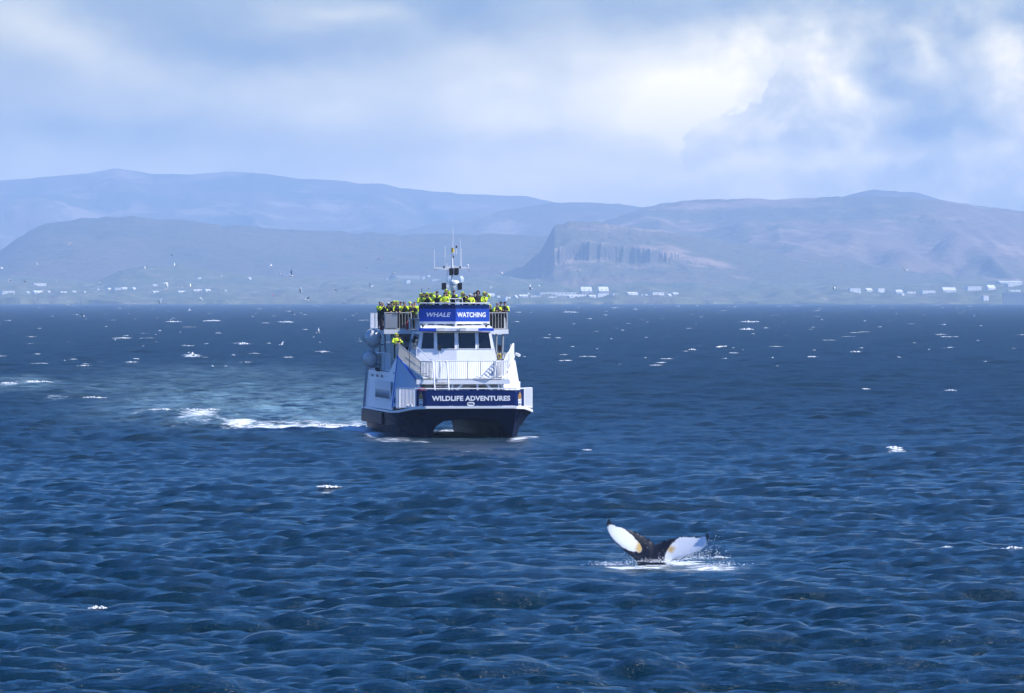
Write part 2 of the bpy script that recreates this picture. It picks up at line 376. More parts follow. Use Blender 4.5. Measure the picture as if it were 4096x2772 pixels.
# ------------------------------------------------------------------ far land
def land_mat(name, c1, c2, c3, scale=1.0, cliff=(0.075, 0.07, 0.06)):
    m = bpy.data.materials.new(name); m.use_nodes = True; t = NT(m.node_tree)
    tc = t.n('ShaderNodeTexCoord'); P = tc.outputs['Object']
    mp = t.n('ShaderNodeMapping'); t.link(P, mp.inputs[0]); mp.inputs['Scale'].default_value = (1, 0.7, 3)
    a = t.noise(mp.outputs[0], 0.0011 * scale, 8, 0.62, 0.6); b = t.noise(mp.outputs[0], 0.0035 * scale, 7, 0.65, 0.4)
    c = t.mix(t.smooth(a, 0.40, 0.62), c1, c2); c = t.mix(t.smooth(b, 0.52, 0.64), c, c3)
    g = t.n('ShaderNodeNewGeometry'); s_ = t.n('ShaderNodeSeparateXYZ'); t.link(g.outputs['Normal'], s_.inputs[0])
    steep = t.m('SUBTRACT', 1.0, t.smooth(s_.outputs[2], 0.70, 0.88))
    c = t.mix(steep, c, cliff)
    bp = t.n('ShaderNodeBump', Strength=1.0, Distance=26.0, Height=t.noise(P, 0.012, 6, 0.65))
    bs = t.n('ShaderNodeBsdfPrincipled', Base__Color=c, Roughness=0.95); t.link(bp.outputs[0], bs.inputs['Normal'])
    bs.inputs['Specular IOR Level'].default_value = 0.1
    out = t.n('ShaderNodeOutputMaterial'); t.link(bs.outputs[0], out.inputs[0]); return m
def ridge(name, crest, dc, df, m, nu=420, nv=60, power=1.25, rough=0.10, gully=0.0, seed=1, base=0.0, cliff=None, back=1200.0, jitter=1.0):
    cp = np.array(crest, float); w0 = cp[-1, 0] - cp[0, 0]
    if cp[0, 0] < 0: cp = np.concatenate([[[cp[0, 0] - 3600, cp[0, 1] + 90], [cp[0, 0] - 1500, cp[0, 1] + 20]], cp])      # the land goes on beyond the frame
    if cp[-1, 0] > 4096: cp = np.concatenate([cp, [[cp[-1, 0] + 1500, cp[-1, 1] + 20], [cp[-1, 0] + 3600, cp[-1, 1] + 90]]])
    nu = int(nu * (cp[-1, 0] - cp[0, 0]) / w0); u = np.linspace(cp[0, 0], cp[-1, 0], nu)
    zc = H + (HZ - np.interp(u, cp[:, 0], cp[:, 1])) / F * dc
    zj = fbm2(u / 60.0, u * 0, seed, 4) * 1.6 * jitter
    vs = np.linspace(0, 1, nv); vb = np.linspace(0, 1, 10)[1:]
    V = []
    for s_ in np.concatenate([vs, 1 + vb]):
        if s_ <= 1:
            d = df + (dc - df) * s_; env = 4 * s_ * (1 - s_)
            if cliff:   # talus apron, cliff band, then a gently rising top
                top, foot, lo, hi = cliff
                w = np.clip(np.interp(u, [lo - 60, lo, hi - 300, hi], [0.0, 1, 1, 0.0]), 0, 1)
                wob = fbm2(u / 22.0, u * 0, seed + 5, 4) * 0.010 * math.exp(-((s_ - 0.57) / 0.05) ** 2) + fbm2(u / 150.0, u * 0 + s_, seed + 6, 3) * 0.018 * math.exp(-((s_ - 0.57) / 0.15) ** 2) + fbm2(u / 35.0, u * 0 + s_ * 14, seed + 7, 3) * 0.008
                prof = np.interp(np.full_like(u, s_) + wob, [0, 0.55, 0.585, 1.0], [0, foot, top, 1.0])
                prof = w * prof + (1 - w) * s_ ** power
            else: prof = s_ ** power
            d_arr = np.full_like(u, d)
            n1 = fbm2(u / 420.0, np.full_like(u, s_ * 3), seed + 1, 4, 0.45); n2 = 1 - np.abs(fbm2(u / 300.0 + s_ * 1.5, np.full_like(u, s_ * 1.5), seed + 2, 3, 0.4))
            z = base + (zc - base) * prof + (zc - base) * env * (rough * n1 + gully * (n2 - 0.5)) + zj * s_ ** 8
        else:
            d_arr = np.full_like(u, dc + back * (s_ - 1)); z = base + (zc - base) * (1 - (s_ - 1) ** 1.6) + zj * (2 - s_) ** 4
        if s_ == 0: z = np.full_like(u, base - 3.0)
        a = (u - 2048) / F
        V.append(np.stack([d_arr * np.tan(a), d_arr, z], -1))
    V = np.concatenate(V); n_r = nv + 9
    i = np.arange(n_r - 1)[:, None] * nu + np.arange(nu - 1)[None, :]
    Fq = np.stack([i, i + 1, i + nu + 1, i + nu], -1).reshape(-1, 4)
    me = bpy.data.meshes.new(name); me.from_pydata(V.tolist(), [], Fq.tolist()); me.polygons.foreach_set('use_smooth', [True] * len(me.polygons)); me.materials.append(m)
    o = link(name, me); o['kind'] = 'structure'; return o
K = 4096 / 2324.0
S = lambda pts: [(a * K, b * K) for a, b in pts]
heath_cloud_shade = land_mat('heath_cloud_shade', (0.085, 0.080, 0.062), (0.120, 0.100, 0.075), (0.060, 0.068, 0.046))  # dark heath; on the left hill its tone stands in for cloud shadow
moor = land_mat('moor', (0.17, 0.125, 0.095), (0.075, 0.085, 0.050), (0.34, 0.26, 0.20))
grassy = land_mat('grassy slope', (0.110, 0.105, 0.065), (0.20, 0.140, 0.105), (0.34, 0.24, 0.18))
field_m = land_mat('coastal fields', (0.12, 0.125, 0.070), (0.085, 0.105, 0.055), (0.19, 0.175, 0.120), 4.0)
ridge('far_ridge', S([(-300, 420), (0, 410), (100, 403), (200, 393), (235, 386), (270, 384), (300, 387), (340, 395), (440, 396), (520, 389), (600, 394), (680, 405), (750, 408), (820, 417), (870, 418), (900, 426), (960, 432), (1000, 437), (1100, 442), (1200, 446), (1255, 458), (1330, 476), (1450, 500), (1600, 530)]), 22500, 17500, moor, rough=0.07, gully=0.10, seed=21, power=1.1)
ridge('centre_ridge', S([(700, 560), (850, 535), (960, 512), (1050, 497), (1150, 476), (1255, 460), (1360, 459), (1410, 463), (1455, 470), (1520, 480), (1600, 520), (1700, 560)]), 18500, 14500, moor, rough=0.08, gully=0.10, seed=31, power=1.1)
ridge('dark_cap', S([(1880, 455), (1920, 445), (1950, 437), (1985, 431), (2030, 433), (2080, 438), (2125, 450), (2200, 464), (2270, 474), (2324, 479), (2500, 490)]), 19000, 16500, heath_cloud_shade, rough=0.03, seed=41, nu=200, nv=30)
ridge('right_hill', S([(1250, 560), (1330, 520), (1400, 490), (1455, 470), (1500, 462), (1560, 454), (1620, 453), (1700, 450), (1750, 453), (1830, 450), (1920, 446), (2000, 446), (2060, 448), (2120, 452), (2200, 464), (2324, 484), (2600, 500)]), 15500, 11600, grassy, rough=0.10, gully=0.10, seed=51, power=1.05)
ridge('left_hill', S([(-300, 640), (-60, 590), (0, 570), (40, 540), (70, 522), (110, 507), (160, 499), (250, 492), (300, 492), (400, 499), (500, 509), (650, 519), (800, 528), (950, 533), (1100, 531), (1250, 535), (1400, 560), (1600, 610)]), 13800, 11600, heath_cloud_shade, rough=0.035, gully=0.03, seed=61, power=0.9)
ridge('cliff_hill', S([(1050, 655), (1090, 648), (1140, 635), (1190, 604), (1225, 572), (1243, 540), (1258, 512), (1290, 502), (1340, 503), (1420, 513), (1520, 524), (1640, 545), (1760, 575), (1900, 600), (2100, 620), (2400, 640)]), 12300, 10900, grassy, rough=0.03, gully=0.03, seed=71, power=0.95, cliff=(0.68, 0.48, 2180, 2850), nu=900, nv=90, back=900)
ridge('green_foothill', S([(150, 655), (220, 640), (280, 612), (330, 602), (420, 603), (460, 610), (520, 620), (600, 628), (700, 632), (820, 640), (950, 655)]), 11300, 10500, field_m, rough=0.05, seed=81, nu=220, nv=30, back=500, power=0.8)
# low coastal plain with a dark rocky edge
def plain():
    nu, nv = 1150, 60; u = np.linspace(-4200, 8300, nu); V = []
    for s_ in np.linspace(0, 1, nv):
        d0 = 9350 + fbm2(u / 300.0, u * 0, 91, 4) * 110
        d = d0 + (12500 - d0) * s_ ** 1.4
        cl = 4.5 + 3.5 * np.clip(fbm2(u / 350.0, u * 0 + 4, 92, 3), -1, 1.5)
        z = np.interp(s_, [0, 0.02, 0.035, 1], [-2, 0.0, 1.0, 1.0]) * cl + 34 * np.clip((d - d0) / 2000, 0, 1.3) + fbm2(u / 90.0, np.full_like(u, s_ * 9), 93, 5) * 3.0 * min(1, s_ * 6)
        if s_ == 0: z = np.full_like(u, -2.0)
        V.append(np.stack([d * np.tan((u - 2048) / F), d, z], -1))
    V = np.concatenate(V); i = np.arange(nv - 1)[:, None] * nu + np.arange(nu - 1)[None, :]
    Fq = np.stack([i, i + 1, i + nu + 1, i + nu], -1).reshape(-1, 4)
    me = bpy.data.meshes.new('shore'); me.from_pydata(V.tolist(), [], Fq.tolist()); me.materials.append(field_m); me.polygons.foreach_set('use_smooth', [True] * len(me.polygons))
    link('shore', me)['kind'] = 'structure'
plain()

# ------------------------------------------------------------------ ferry
M = {}
M['navy'] = mat('navy hull paint', (0.0006, 0.003, 0.024), 0.5, 0.05, var=0.15, dirt=((0.012, 0.022, 0.05), 0.25))
M['signblue'] = mat('banner blue', (0.008, 0.06, 0.40), 0.45, 0.4, var=0.08)
M['panelnavy'] = mat('bulwark navy', (0.0015, 0.015, 0.105), 0.4, 0.2, var=0.10)
M['wingblue'] = mat('wing pale blue', (0.42, 0.52, 0.62), 0.45, 0.25, var=0.08, dirt=((0.2, 0.28, 0.42), 0.3))  # pale blue for the starboard wing and stringer; the port ones are white
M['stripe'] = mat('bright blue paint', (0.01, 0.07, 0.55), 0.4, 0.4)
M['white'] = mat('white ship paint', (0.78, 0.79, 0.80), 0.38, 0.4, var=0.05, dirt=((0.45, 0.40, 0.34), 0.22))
M['rail'] = mat('painted rail', (0.80, 0.80, 0.80), 0.35, 0.5, var=0.04)
M['alu'] = mat('aluminium mesh', (0.48, 0.47, 0.44), 0.45, 0.5, metal=0.3, var=0.12)
M['grey'] = mat('grey deck paint', (0.30, 0.33, 0.36), 0.7, 0.3, var=0.12, dirt=((0.15, 0.16, 0.17), 0.4))
M['dark'] = mat('black plastic', (0.012, 0.013, 0.016), 0.45, 0.4)
M['glass'] = mat('dark cabin glass', (0.006, 0.008, 0.012), 0.06, 0.5, var=0.1)
M['louvre'] = mat('louvre dark grey', (0.08, 0.10, 0.13), 0.6)  # dark blue-grey of the slats and the aft steps
M['red'] = mat('red', (0.35, 0.012, 0.02), 0.5)
M['yellow'] = mat('yellow rope', (0.65, 0.42, 0.03), 0.7)
M['letter'] = mat('white lettering', (0.85, 0.85, 0.85), 0.5)
M['gold'] = mat('gold print', (0.55, 0.30, 0.06), 0.5)
M['canister'] = mat('raft canister fibreglass', (0.66, 0.66, 0.64), 0.35, 0.5, dirt=((0.4, 0.4, 0.38), 0.3))
PHI = R(7.5)
BX, BY = (1883 - 2048) / F * 367.0, 367.0
ferry = empty('ferry', (BX, BY, 0.0), PHI)
tag(ferry, 'blue and white catamaran ferry crowded with passengers, bow towards the viewer', 'ferry')
FER = Matrix.Translation((BX, BY, 0)) @ Matrix.Rotation(PHI, 4, 'Z')

def hull():
    # half section: deck centre, gunwale, topside, chine out, chine in, waterline, keel, inner waterline, four arch points, tunnel crown
    st = [
        (0.00, 2.00, [(2.92, 1.98), (2.92, 1.5), (2.90, 1.05), (2.88, 1.0), (2.78, 0.0), (2.66, -0.9), (2.52, 0.0), (2.44, 0.40), (2.20, 0.82), (1.75, 1.14), (0.8, 1.27)], 1.28),
        (0.37, 2.00, [(3.51, 1.95), (3.22, 1.5), (3.02, 1.02), (3.00, 0.98), (2.84, 0.0), (2.68, -0.9), (2.48, 0.0), (2.40, 0.40), (2.16, 0.82), (1.72, 1.15), (0.8, 1.28)], 1.29),
        (1.40, 1.98, [(3.95, 1.83), (3.58, 1.42), (3.28, 0.96), (3.22, 0.92), (3.00, 0.0), (2.72, -0.9), (2.36, 0.0), (2.28, 0.35), (2.04, 0.84), (1.65, 1.17), (0.8, 1.30)], 1.31),
        (2.66, 1.95, [(4.33, 1.70), (3.98, 1.35), (3.62, 0.90), (3.52, 0.86), (3.24, 0.0), (2.76, -0.9), (2.22, 0.0), (2.18, 0.35), (1.95, 0.86), (1.55, 1.2), (0.8, 1.32)], 1.33),
        (6.00, 1.90, [(4.42, 1.62), (4.26, 1.25), (4.12, 0.76), (3.98, 0.72), (3.80, 0.0), (2.85, -0.9), (1.98, 0.0), (1.95, 0.35), (1.78, 0.82), (1.4, 1.1), (0.8, 1.2)], 1.21),
        (11.0, 1.88, [(4.43, 1.60), (4.38, 1.2), (4.36, 0.68), (4.16, 0.65), (4.05, 0.0), (2.95, -0.9), (1.80, 0.0), (1.78, 0.35), (1.66, 0.85), (1.3, 1.12), (0.8, 1.22)], 1.23),
        (24.5, 1.88, [(4.43, 1.60), (4.43, 1.2), (4.43, 0.66), (4.16, 0.63), (4.10, 0.0), (3.0, -0.8), (1.80, 0.0), (1.78, 0.35), (1.66, 0.85), (1.3, 1.12), (0.8, 1.22)], 1.23)]
    b = MB(); loops = []
    for y, zd, h, zt in st:
        pts = [(0, zd)] + h + [(0, zt)] + [(-x, z) for x, z in h[::-1]]
        rk = 0.42 if y < 1 else (0.22 if y < 2 else 0.0)
        loops.append([(x, y + rk * max(0, 1.95 - z), z) for x, z in pts])
    n = len(loops[0])
    b.v = [p for l in loops for p in l]
    for k in range(len(st) - 1):
        for i in range(n):
            j = (i + 1) % n; b.f.append((k * n + i, k * n + j, (k + 1) * n + j, (k + 1) * n + i)); b.mi.append(1 if i in (0, n - 1) else 0)
    b.f.append(tuple(range(n))); b.f.append(tuple(range((len(st) - 1) * n, len(st) * n))); b.mi += [0, 0]
    b.build('hull', [M['navy'], M['grey']], ferry)
    # white gunwale strip around the sheer
    for s_ in (-1, 1):
        g = MB(); pts = [(2.92, 1.98, 0.0), (3.51, 1.95, 0.37), (3.95, 1.83, 1.4), (4.33, 1.70, 2.66), (4.42, 1.62, 6.0), (4.43, 1.60, 11), (4.43, 1.60, 24.5)]
        for (x0, z0, y0), (x1, z1, y1) in zip(pts[:-1], pts[1:]):
            h0 = 0.14 if y0 < 5 else 0.10; h1 = 0.14 if y1 < 5 else 0.10
            q = [(s_ * (x0 - .1), y0, z0 - .02), (s_ * (x0 + .07), y0 - .03, z0 - .02), (s_ * (x0 + .07), y0 - .03, z0 + h0), (s_ * (x0 - .1), y0, z0 + h0)]
            p = [(s_ * (x1 - .1), y1, z1 - .02), (s_ * (x1 + .07), y1 - .03, z1 - .02), (s_ * (x1 + .07), y1 - .03, z1 + h1), (s_ * (x1 - .1), y1, z1 + h1)]
            for i in range(4):
                j = (i + 1) % 4; g.poly([q[i], q[j], p[j], p[i]])
            g.poly(q); g.poly(p[::-1])
        g.build('gunwale', M['white'] if s_ > 0 else M['white'], ferry)
    g = MB(); g.box((0, -0.035, 2.055), (5.86, 0.12, 0.15)); g.build('gunwale', M['white'], ferry)
    # boxy fender along the after part of the starboard side
    for s_ in (-1, 1):
        g = MB(); g.prism([(s_ * 4.435, 11.5, 1.56), (s_ * 4.52, 11.6, 1.5), (s_ * 4.52, 11.8, 0.72), (s_ * 4.435, 11.5, 0.66)], (0, 12.9, 0))
        g.build('side_fender', M['navy'], ferry)
hull()

def text(body, name, parent, m, origin, xdir, size, width, shear=0.0, weight=0.02, ydir=(0, 0, 1), fat=None):
    """flat lettering, 8 mm proud, scaled to the given width; xdir is the reading direction"""
    cu = bpy.data.curves.new(name, 'FONT'); cu.body = body; cu.size = 1.0; cu.shear = shear; cu.offset = weight; cu.extrude = 0.01
    cu.align_x = 'LEFT'; cu.space_character = 1.04; cu.resolution_u = 3
    o = bpy.data.objects.new(name, cu); col.objects.link(o)
    bpy.context.view_layer.update()
    me = bpy.data.meshes.new_from_object(o.evaluated_get(bpy.context.evaluated_depsgraph_get()))
    bpy.data.objects.remove(o); bpy.data.curves.remove(cu)
    co = np.empty(len(me.vertices) * 3, np.float32); me.vertices.foreach_get('co', co); co = co.reshape(-1, 3)
    lo, hi = co.min(0), co.max(0)
    u = (co[:, 0] - lo[0]) / (hi[0] - lo[0]) * width; v = (co[:, 1] - lo[1]) / (hi[1] - lo[1]) * size
    X = np.array(Vector(xdir).normalized()); Y = np.array(ydir, float); N = np.cross(X, Y)
    out = np.array(origin)[None] + u[:, None] * X + v[:, None] * Y + (co[:, 2:3] * 0.8) * N
    me.vertices.foreach_set('co', out.astype(np.float32).ravel()); me.materials.clear(); me.materials.append(m); me.update()
    return link(name, me, parent)

_post = {}
def baluster_mesh(h, r, m):
    k = (round(h, 2), r, m.name)
    if k not in _post:
        b = MB(); b.tube((0, 0, 0), (0, 0, h), r, 6); _post[k] = b.mesh('baluster', m)
    return _post[k]
def railing(p0, p1, h0, h1=None, gap=0.16, r=0.016, rr=0.028, m=None, name='railing', mid=(), posts=True, base=0.06):
    """railing from p0 to p1 (feet), height h; balusters are separate sub-parts"""
    m = m or M['rail']; h1 = h0 if h1 is None else h1; p0, p1 = Vector(p0), Vector(p1)
    b = MB(); t0, t1 = p0 + Vector((0, 0, h0)), p1 + Vector((0, 0, h1))
    b.tube(t0, t1, rr, 8); b.tube(p0 + Vector((0, 0, base)), p1 + Vector((0, 0, base)), rr * .8, 6)
    for f in mid: b.tube(p0 + Vector((0, 0, h0 * f)), p1 + Vector((0, 0, h1 * f)), rr * .6, 6)
    if posts:
        b.tube(p0, t0, rr * 1.15, 8); b.tube(p1, t1, rr * 1.15, 8)
    rail = b.build(name, m, ferry)
    L = (p1 - p0).length; n = max(1, int(L / gap))
    for i in range(1, n):
        f = i / n; p = p0.lerp(p1, f); h = h0 + (h1 - h0) * f
        link('baluster', baluster_mesh(h - base, r, m), rail, loc=(p.x, p.y, p.z + base))
    return rail

def bow():
    pw = [(-3.51, .37), (-2.91, 0), (2.91, 0), (3.51, .37)]
    b = MB(); b.box((0, 0.02, 2.66), (5.82, 0.05, 1.02)); front = b.build('bow_panel', M['panelnavy'], ferry)
    text('WILDLIFE ADVENTURES', 'lettering', front, M['letter'], (-2.53, -0.018, 2.47), (1, 0, 0), 0.33, 5.10, weight=0.042)
    for s_ in (-1, 1):
        a0, a1 = Vector((s_ * 2.91, 0.02, 0)), Vector((s_ * 3.51, 0.39, 0)); n = Vector((s_ * .52, -.85, 0)).normalized()
        b = MB(); b.prism([a0 + Vector((0, 0, 2.13)), a1 + Vector((0, 0, 2.13)), a1 + Vector((0, 0, 3.17)), a0 + Vector((0, 0, 3.17))], -n * 0.05)
        p = b.build('bow_corner_panel', M['panelnavy'], ferry)
        c = (a0 + a1) / 2 + n * 0.012; d = (a1 - a0).normalized() * s_
        # little gold sailing-ship emblem above a white name block
        e = MB(); zz = 2.72
        def em(pts, mi=0): e.prism([c + d * u + Vector((0, 0, zz + v)) for u, v in pts], n * 0.006, mi)
        em([(-.14, 0), (.14, 0), (.10, -.06), (-.10, -.06)]); em([(-.02, .03), (-.02, .32), (-.13, .03)]); em([(.01, .03), (.01, .38), (.12, .05)]); em([(-.15, -.08), (.15, -.08), (.15, -.11), (-.15, -.11)])
        e.build('ship_emblem', M['gold'], p)
        e = MB()
        for k in range(3): e.prism([c + d * u + Vector((0, 0, 2.52 - .09 * k + v)) for u, v in ((-.14, 0), (.14, 0), (.14, .06), (-.14, .06))], n * 0.006)
        e.build('name_block', M['letter'], p)
        e = MB()
        for k in range(14):
            t0, t1 = 2 * math.pi * k / 14, 2 * math.pi * (k + 1) / 14
            e.tube(c + d * .10 * math.cos(t0) + Vector((0, 0, 2.24 + .09 * math.sin(t0))), c + d * .10 * math.cos(t1) + Vector((0, 0, 2.24 + .09 * math.sin(t1))), .03, 6)
        e.build('fairlead', M['white'], p)
    e = MB()
    R0 = [(x * .22 + (.09 if x > 0 else -.09) * 0, z) for x, z in ((1, 0), (.92, .6), (.6, 1), (-.6, 1), (-.92, .6), (-1, 0), (-.92, -.6), (-.6, -1), (.6, -1), (.92, -.6))]
    for (xa, za), (xb, zb) in zip(R0, R0[1:] + R0[:1]): e.tube((xa, -.02, 2.265 + za * .095), (xb, -.02, 2.265 + zb * .095), .036, 6)
    e.build('fairlead', M['white'], ferry); b = MB(); b.box((0, -.007, 2.265), (.36, .012, .15)); b.build('fairlead_opening', M['grey'], ferry)
    cap = MB(); P3 = [(x, y, 3.26) for x, y in pw]; cap.path(P3, .045, 8)
    for i in range(16): cap.tube((-2.9 + 5.8 * i / 15, .02, 3.1), (-2.9 + 5.8 * i / 15, .02, 3.25), .025, 6)
    cap.build('cap_rail', M['rail'], ferry)
    for s_ in (-1, 1):
        railing((s_ * 3.53, .42, 2.03), (s_ * 4.33, 2.70, 1.95), 1.24, 1.30, gap=.19, r=.028, rr=.045)
        railing((s_ * 4.33, 2.75, 1.95), (s_ * 4.33, 4.4, 1.90), 1.30, 1.30, gap=.19, r=.026, rr=.045)
    b = MB(); b.tube((-3.95, 1.3, 2.0), (-3.95, 1.3, 2.25), .09, 10); b.tube((-3.7, 1.1, 2.0), (-3.7, 1.1, 2.25), .09, 10); b.tube((-4.05, 1.2, 2.17), (-3.6, 1.2, 2.17), .05, 8); b.build('mooring_bitts', M['white'], ferry)
    b = MB(); b.box((-2.2, 2.6, 2.18), (.9, .7, .36)); b.tube((-2.6, 2.5, 2.45), (-1.8, 2.5, 2.45), .17, 12); b.build('anchor_winch', M['grey'], ferry)
bow()

def deckhouse():
    # main-deck house: side walls lean in; wings rise to the mid-deck at the front
    for s_ in (-1, 1):
        side = MB(); side.prism([(s_ * 4.33, 7.2, 1.75), (s_ * 4.36, 23.5, 1.7), (s_ * 4.12, 23.5, 4.2), (s_ * 4.12, 10.6, 4.2), (s_ * 3.87, 8.6, 5.27), (s_ * 3.87, 8.0, 5.27)], (-s_ * .1, 0, 0))
        w = side.build('side_wall', M['white'], ferry)
        A, B, C, D = Vector((s_ * 3.875, 7.98, 5.27)), Vector((s_ * 4.33, 7.16, 1.95)), Vector((s_ * 2.65, 4.6, 1.95)), Vector((s_ * 2.65, 4.6, 3.26))
        wing = MB(); off = Vector((-s_ * .05, .05, 0)); wing.prism([A, B, C, D], off)
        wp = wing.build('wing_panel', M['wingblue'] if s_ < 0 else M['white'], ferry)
        n = (B - A).cross(C - A).normalized(); n = n if n.y < 0 else -n
        for (f0, f1, z0, z1) in ((.06, .30, 2.45, 3.15), (.42, .62, 2.55, 3.12)):
            q = [B.lerp(C, f) for f in (f0, f1)]; g = MB()
            sl = lambda p, z: p + (A - B) * ((z - 1.95) / 3.32) * 0.5
            pts = [sl(q[0], z0), sl(q[1], z0), sl(q[1], z1), sl(q[0], z1)]
            # keep the pane on the wing's surface
            pts = [p - n * ((p - B).dot(n)) + n * .012 for p in pts]
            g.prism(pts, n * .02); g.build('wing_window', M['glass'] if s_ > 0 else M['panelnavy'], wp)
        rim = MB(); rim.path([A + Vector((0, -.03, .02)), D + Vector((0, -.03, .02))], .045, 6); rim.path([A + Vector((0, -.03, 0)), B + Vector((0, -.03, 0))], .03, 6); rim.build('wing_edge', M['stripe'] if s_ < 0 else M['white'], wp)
        # row of louvres along the side
        fr = MB(); fr.box((s_ * 4.30, 12.95, 2.95), (.06, 9.3, 1.3)); fp = fr.build('louvre_frame', M['white'], ferry)
        sm = MB(); sm.box((0, 0, 0), (.02, .24, .98)); sme = sm.mesh('louvre', M['louvre'])
        for i in range(14): link('louvre', sme, fp, loc=(s_ * 4.325, 8.85 + i * .63, 2.95), rot=(0, R(-4 * s_), 0))
        for y in (14, 17, 20): # small vents and lights high on the wall
            e = MB(); e.tube((s_ * 4.2, y, 3.9), (s_ * 4.3, y, 3.88), .10, 10); e.build('side_light', M['grey'], ferry)
        b = MB(); b.tube((s_ * 4.5, 23.2, 1.4), (s_ * 4.28, 23.3, 4.4), .09, 8); b.build('exhaust_pipe', M['grey'], ferry)
        b = MB(); b.tube((s_ * 4.25, 16.2, 4.28), (s_ * 4.42, 15.7, 4.34), .13, 8); b.build('side_lamp', M['dark'], ferry)
    b = MB(); b.box((0, 15.9, 4.15), (8.1, 15.2, .12)); b.build('mid_deck', M['grey'], ferry)
    b = MB(); b.box((0, 23.5, 3.0), (8.2, .1, 2.4)); b.build('stern_wall', M['white'], ferry)
    # recessed front wall under the raised platform
    b = MB(); b.box((0, 5.0, 2.85), (5.3, .1, 1.9)); fw = b.build('front_wall', M['grey'], ferry)
    for x, w_ in ((-1.55, .8), (-.35, .0), (1.1, 1.1)):
        if w_: g = MB(); g.box((x, 4.93, 3.0), (w_, .04, .6)); g.build('front_window', M['glass'], fw)
    b = MB(); b.box((0, 5.75, 3.72), (6.1, 3.5, .12)); b.build('platform', M['grey'], ferry)
    b = MB(); b.box((0, 3.97, 3.62), (6.14, .08, .26)); b.build('platform_beam', M['white'], ferry)
    for x in (-2.9, -.7, .95, 2.35):
        p = MB(); p.box((x, 4.1, 2.8), (.12, .12, 1.7)); p.build('platform_post', M['white'], ferry)
    for (xa, za, xb, zb) in ((-.75, 2.75, -.05, 3.5), (1.55, 3.5, 2.3, 2.6), (2.95, 2.6, 2.5, 3.5)):
        p = MB(); d = Vector((xb - xa, 0, zb - za)); p.box(((xa + xb) / 2, 4.08, (za + zb) / 2), (d.length, .08, .14), rot=Matrix.Rotation(-math.atan2(d.z, d.x), 3, 'Y')); p.build('brace', M['white'], ferry)
    # platform front railing in bays
    for xa, xb in ((-1.80, -1.02), (-1.02, .3), (.3, 1.15), (1.15, 2.0), (2.0, 2.95)):
        railing((xa, 4.0, 3.79), (xb, 4.0, 3.79), 1.22, gap=.13, r=.020, rr=.03)
    for s_ in (-1, 1):
        # stair railings over the wings, from the platform up to the mid deck (sheet of fine bars)
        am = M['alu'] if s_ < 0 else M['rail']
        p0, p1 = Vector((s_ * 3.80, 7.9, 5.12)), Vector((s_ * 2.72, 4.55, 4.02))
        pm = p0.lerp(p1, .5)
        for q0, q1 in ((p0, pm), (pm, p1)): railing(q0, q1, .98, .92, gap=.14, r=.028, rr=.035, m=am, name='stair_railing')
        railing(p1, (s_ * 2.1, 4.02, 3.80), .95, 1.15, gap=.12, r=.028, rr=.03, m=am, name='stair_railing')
        railing((s_ * 3.84, 7.95, 5.12), (s_ * 3.98, 10.6, 4.9), 1.0, 1.1, gap=.15, r=.026, rr=.03, m=am, name='mid_deck_railing')
        # steps of the wing stair
        st = empty('wing_stair', parent=ferry)
        sm = MB(); sm.box((0, 0, 0), (.8, .30, .05)); sme = sm.mesh('tread', M['grey'])
        for i in range(7):
            f = i / 6; link('tread', sme, st, loc=(s_ * (2.3 + 1.0 * f), 4.8 + 2.9 * f, 3.85 + 0.9 * f))
        b = MB(); b.box((s_ * 3.2, 9.4, 5.03), (1.3, 2.6, .1)); b.build('stair_landing', M['grey'], ferry)
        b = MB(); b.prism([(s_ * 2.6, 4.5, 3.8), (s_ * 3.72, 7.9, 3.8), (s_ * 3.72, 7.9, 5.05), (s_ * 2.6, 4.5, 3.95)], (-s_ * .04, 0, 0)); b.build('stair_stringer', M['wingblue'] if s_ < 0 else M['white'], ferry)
        # mid-deck railing along the side
        ys = [10.7, 14.0, 17.3, 20.5, 23.3]
        for ya, yb in zip(ys[:-1], ys[1:]): railing((s_ * 4.05, ya, 4.22), (s_ * 4.05, yb, 4.22), 1.2, gap=.34, r=.03, rr=.04, name='mid_deck_railing')
    # ladder-stair from the platform to the foredeck
    for x in (-2.0, -1.08):
        b = MB(); b.path([(x - .1, 4.05, 5.0), (x, 3.9, 4.95), (x + .08, 2.9, 2.05)], .05, 8); b.build('ladder_rail', M['rail'], ferry)
    lad = empty('ladder', parent=ferry); sm = MB(); sm.box((0, 0, 0), (.9, .22, .04)); sme = sm.mesh('rung', M['grey'])
    for i in range(7): link('rung', sme, lad, loc=(-1.52 + .03 * (7 - i), 3.05 + .12 * i, 2.2 + .23 * i))
    b = MB(); b.path([(-2.75, 6.7, 5.9), (-2.0, 4.1, 5.0)], .032, 6); b.path([(-2.75, 6.7, 5.5), (-2.0, 4.1, 4.6)], .022, 6); b.path([(-2.75, 6.7, 5.1), (-2.0, 4.1, 4.2)], .022, 6); b.tube((-2.75, 6.7, 4.0), (-2.75, 6.7, 5.9), .03, 6); b.build('inner_handrail', M['rail'], ferry)
    # pole lamp on the platform, loudspeaker, camera, rope
    b = MB(); b.tube((-1.55, 4.08, 3.75), (-1.55, 4.08, 5.7), .035, 8); p = b.build('lamp_pole', M['rail'], ferry); b = MB(); b.box((-1.55, 4.06, 5.88), (.22, .2, .40)); b.build('flood_lamp', M['dark'], p)
    b = MB(); b.box((2.9, 7.9, 5.8), (.26, .24, .42)); b.tube((2.9, 7.95, 5.6), (2.9, 7.95, 5.1), .03, 6); b.build('loudspeaker', M['dark'], ferry)
    b = MB(); b.tube((4.02, 8.1, 5.42), (4.2, 7.75, 5.33), .10, 10); b.tube((3.9, 8.1, 5.4), (4.05, 8.1, 5.4), .03, 6); b.build('navigation_lamp', M['white'], ferry)
    b = MB()
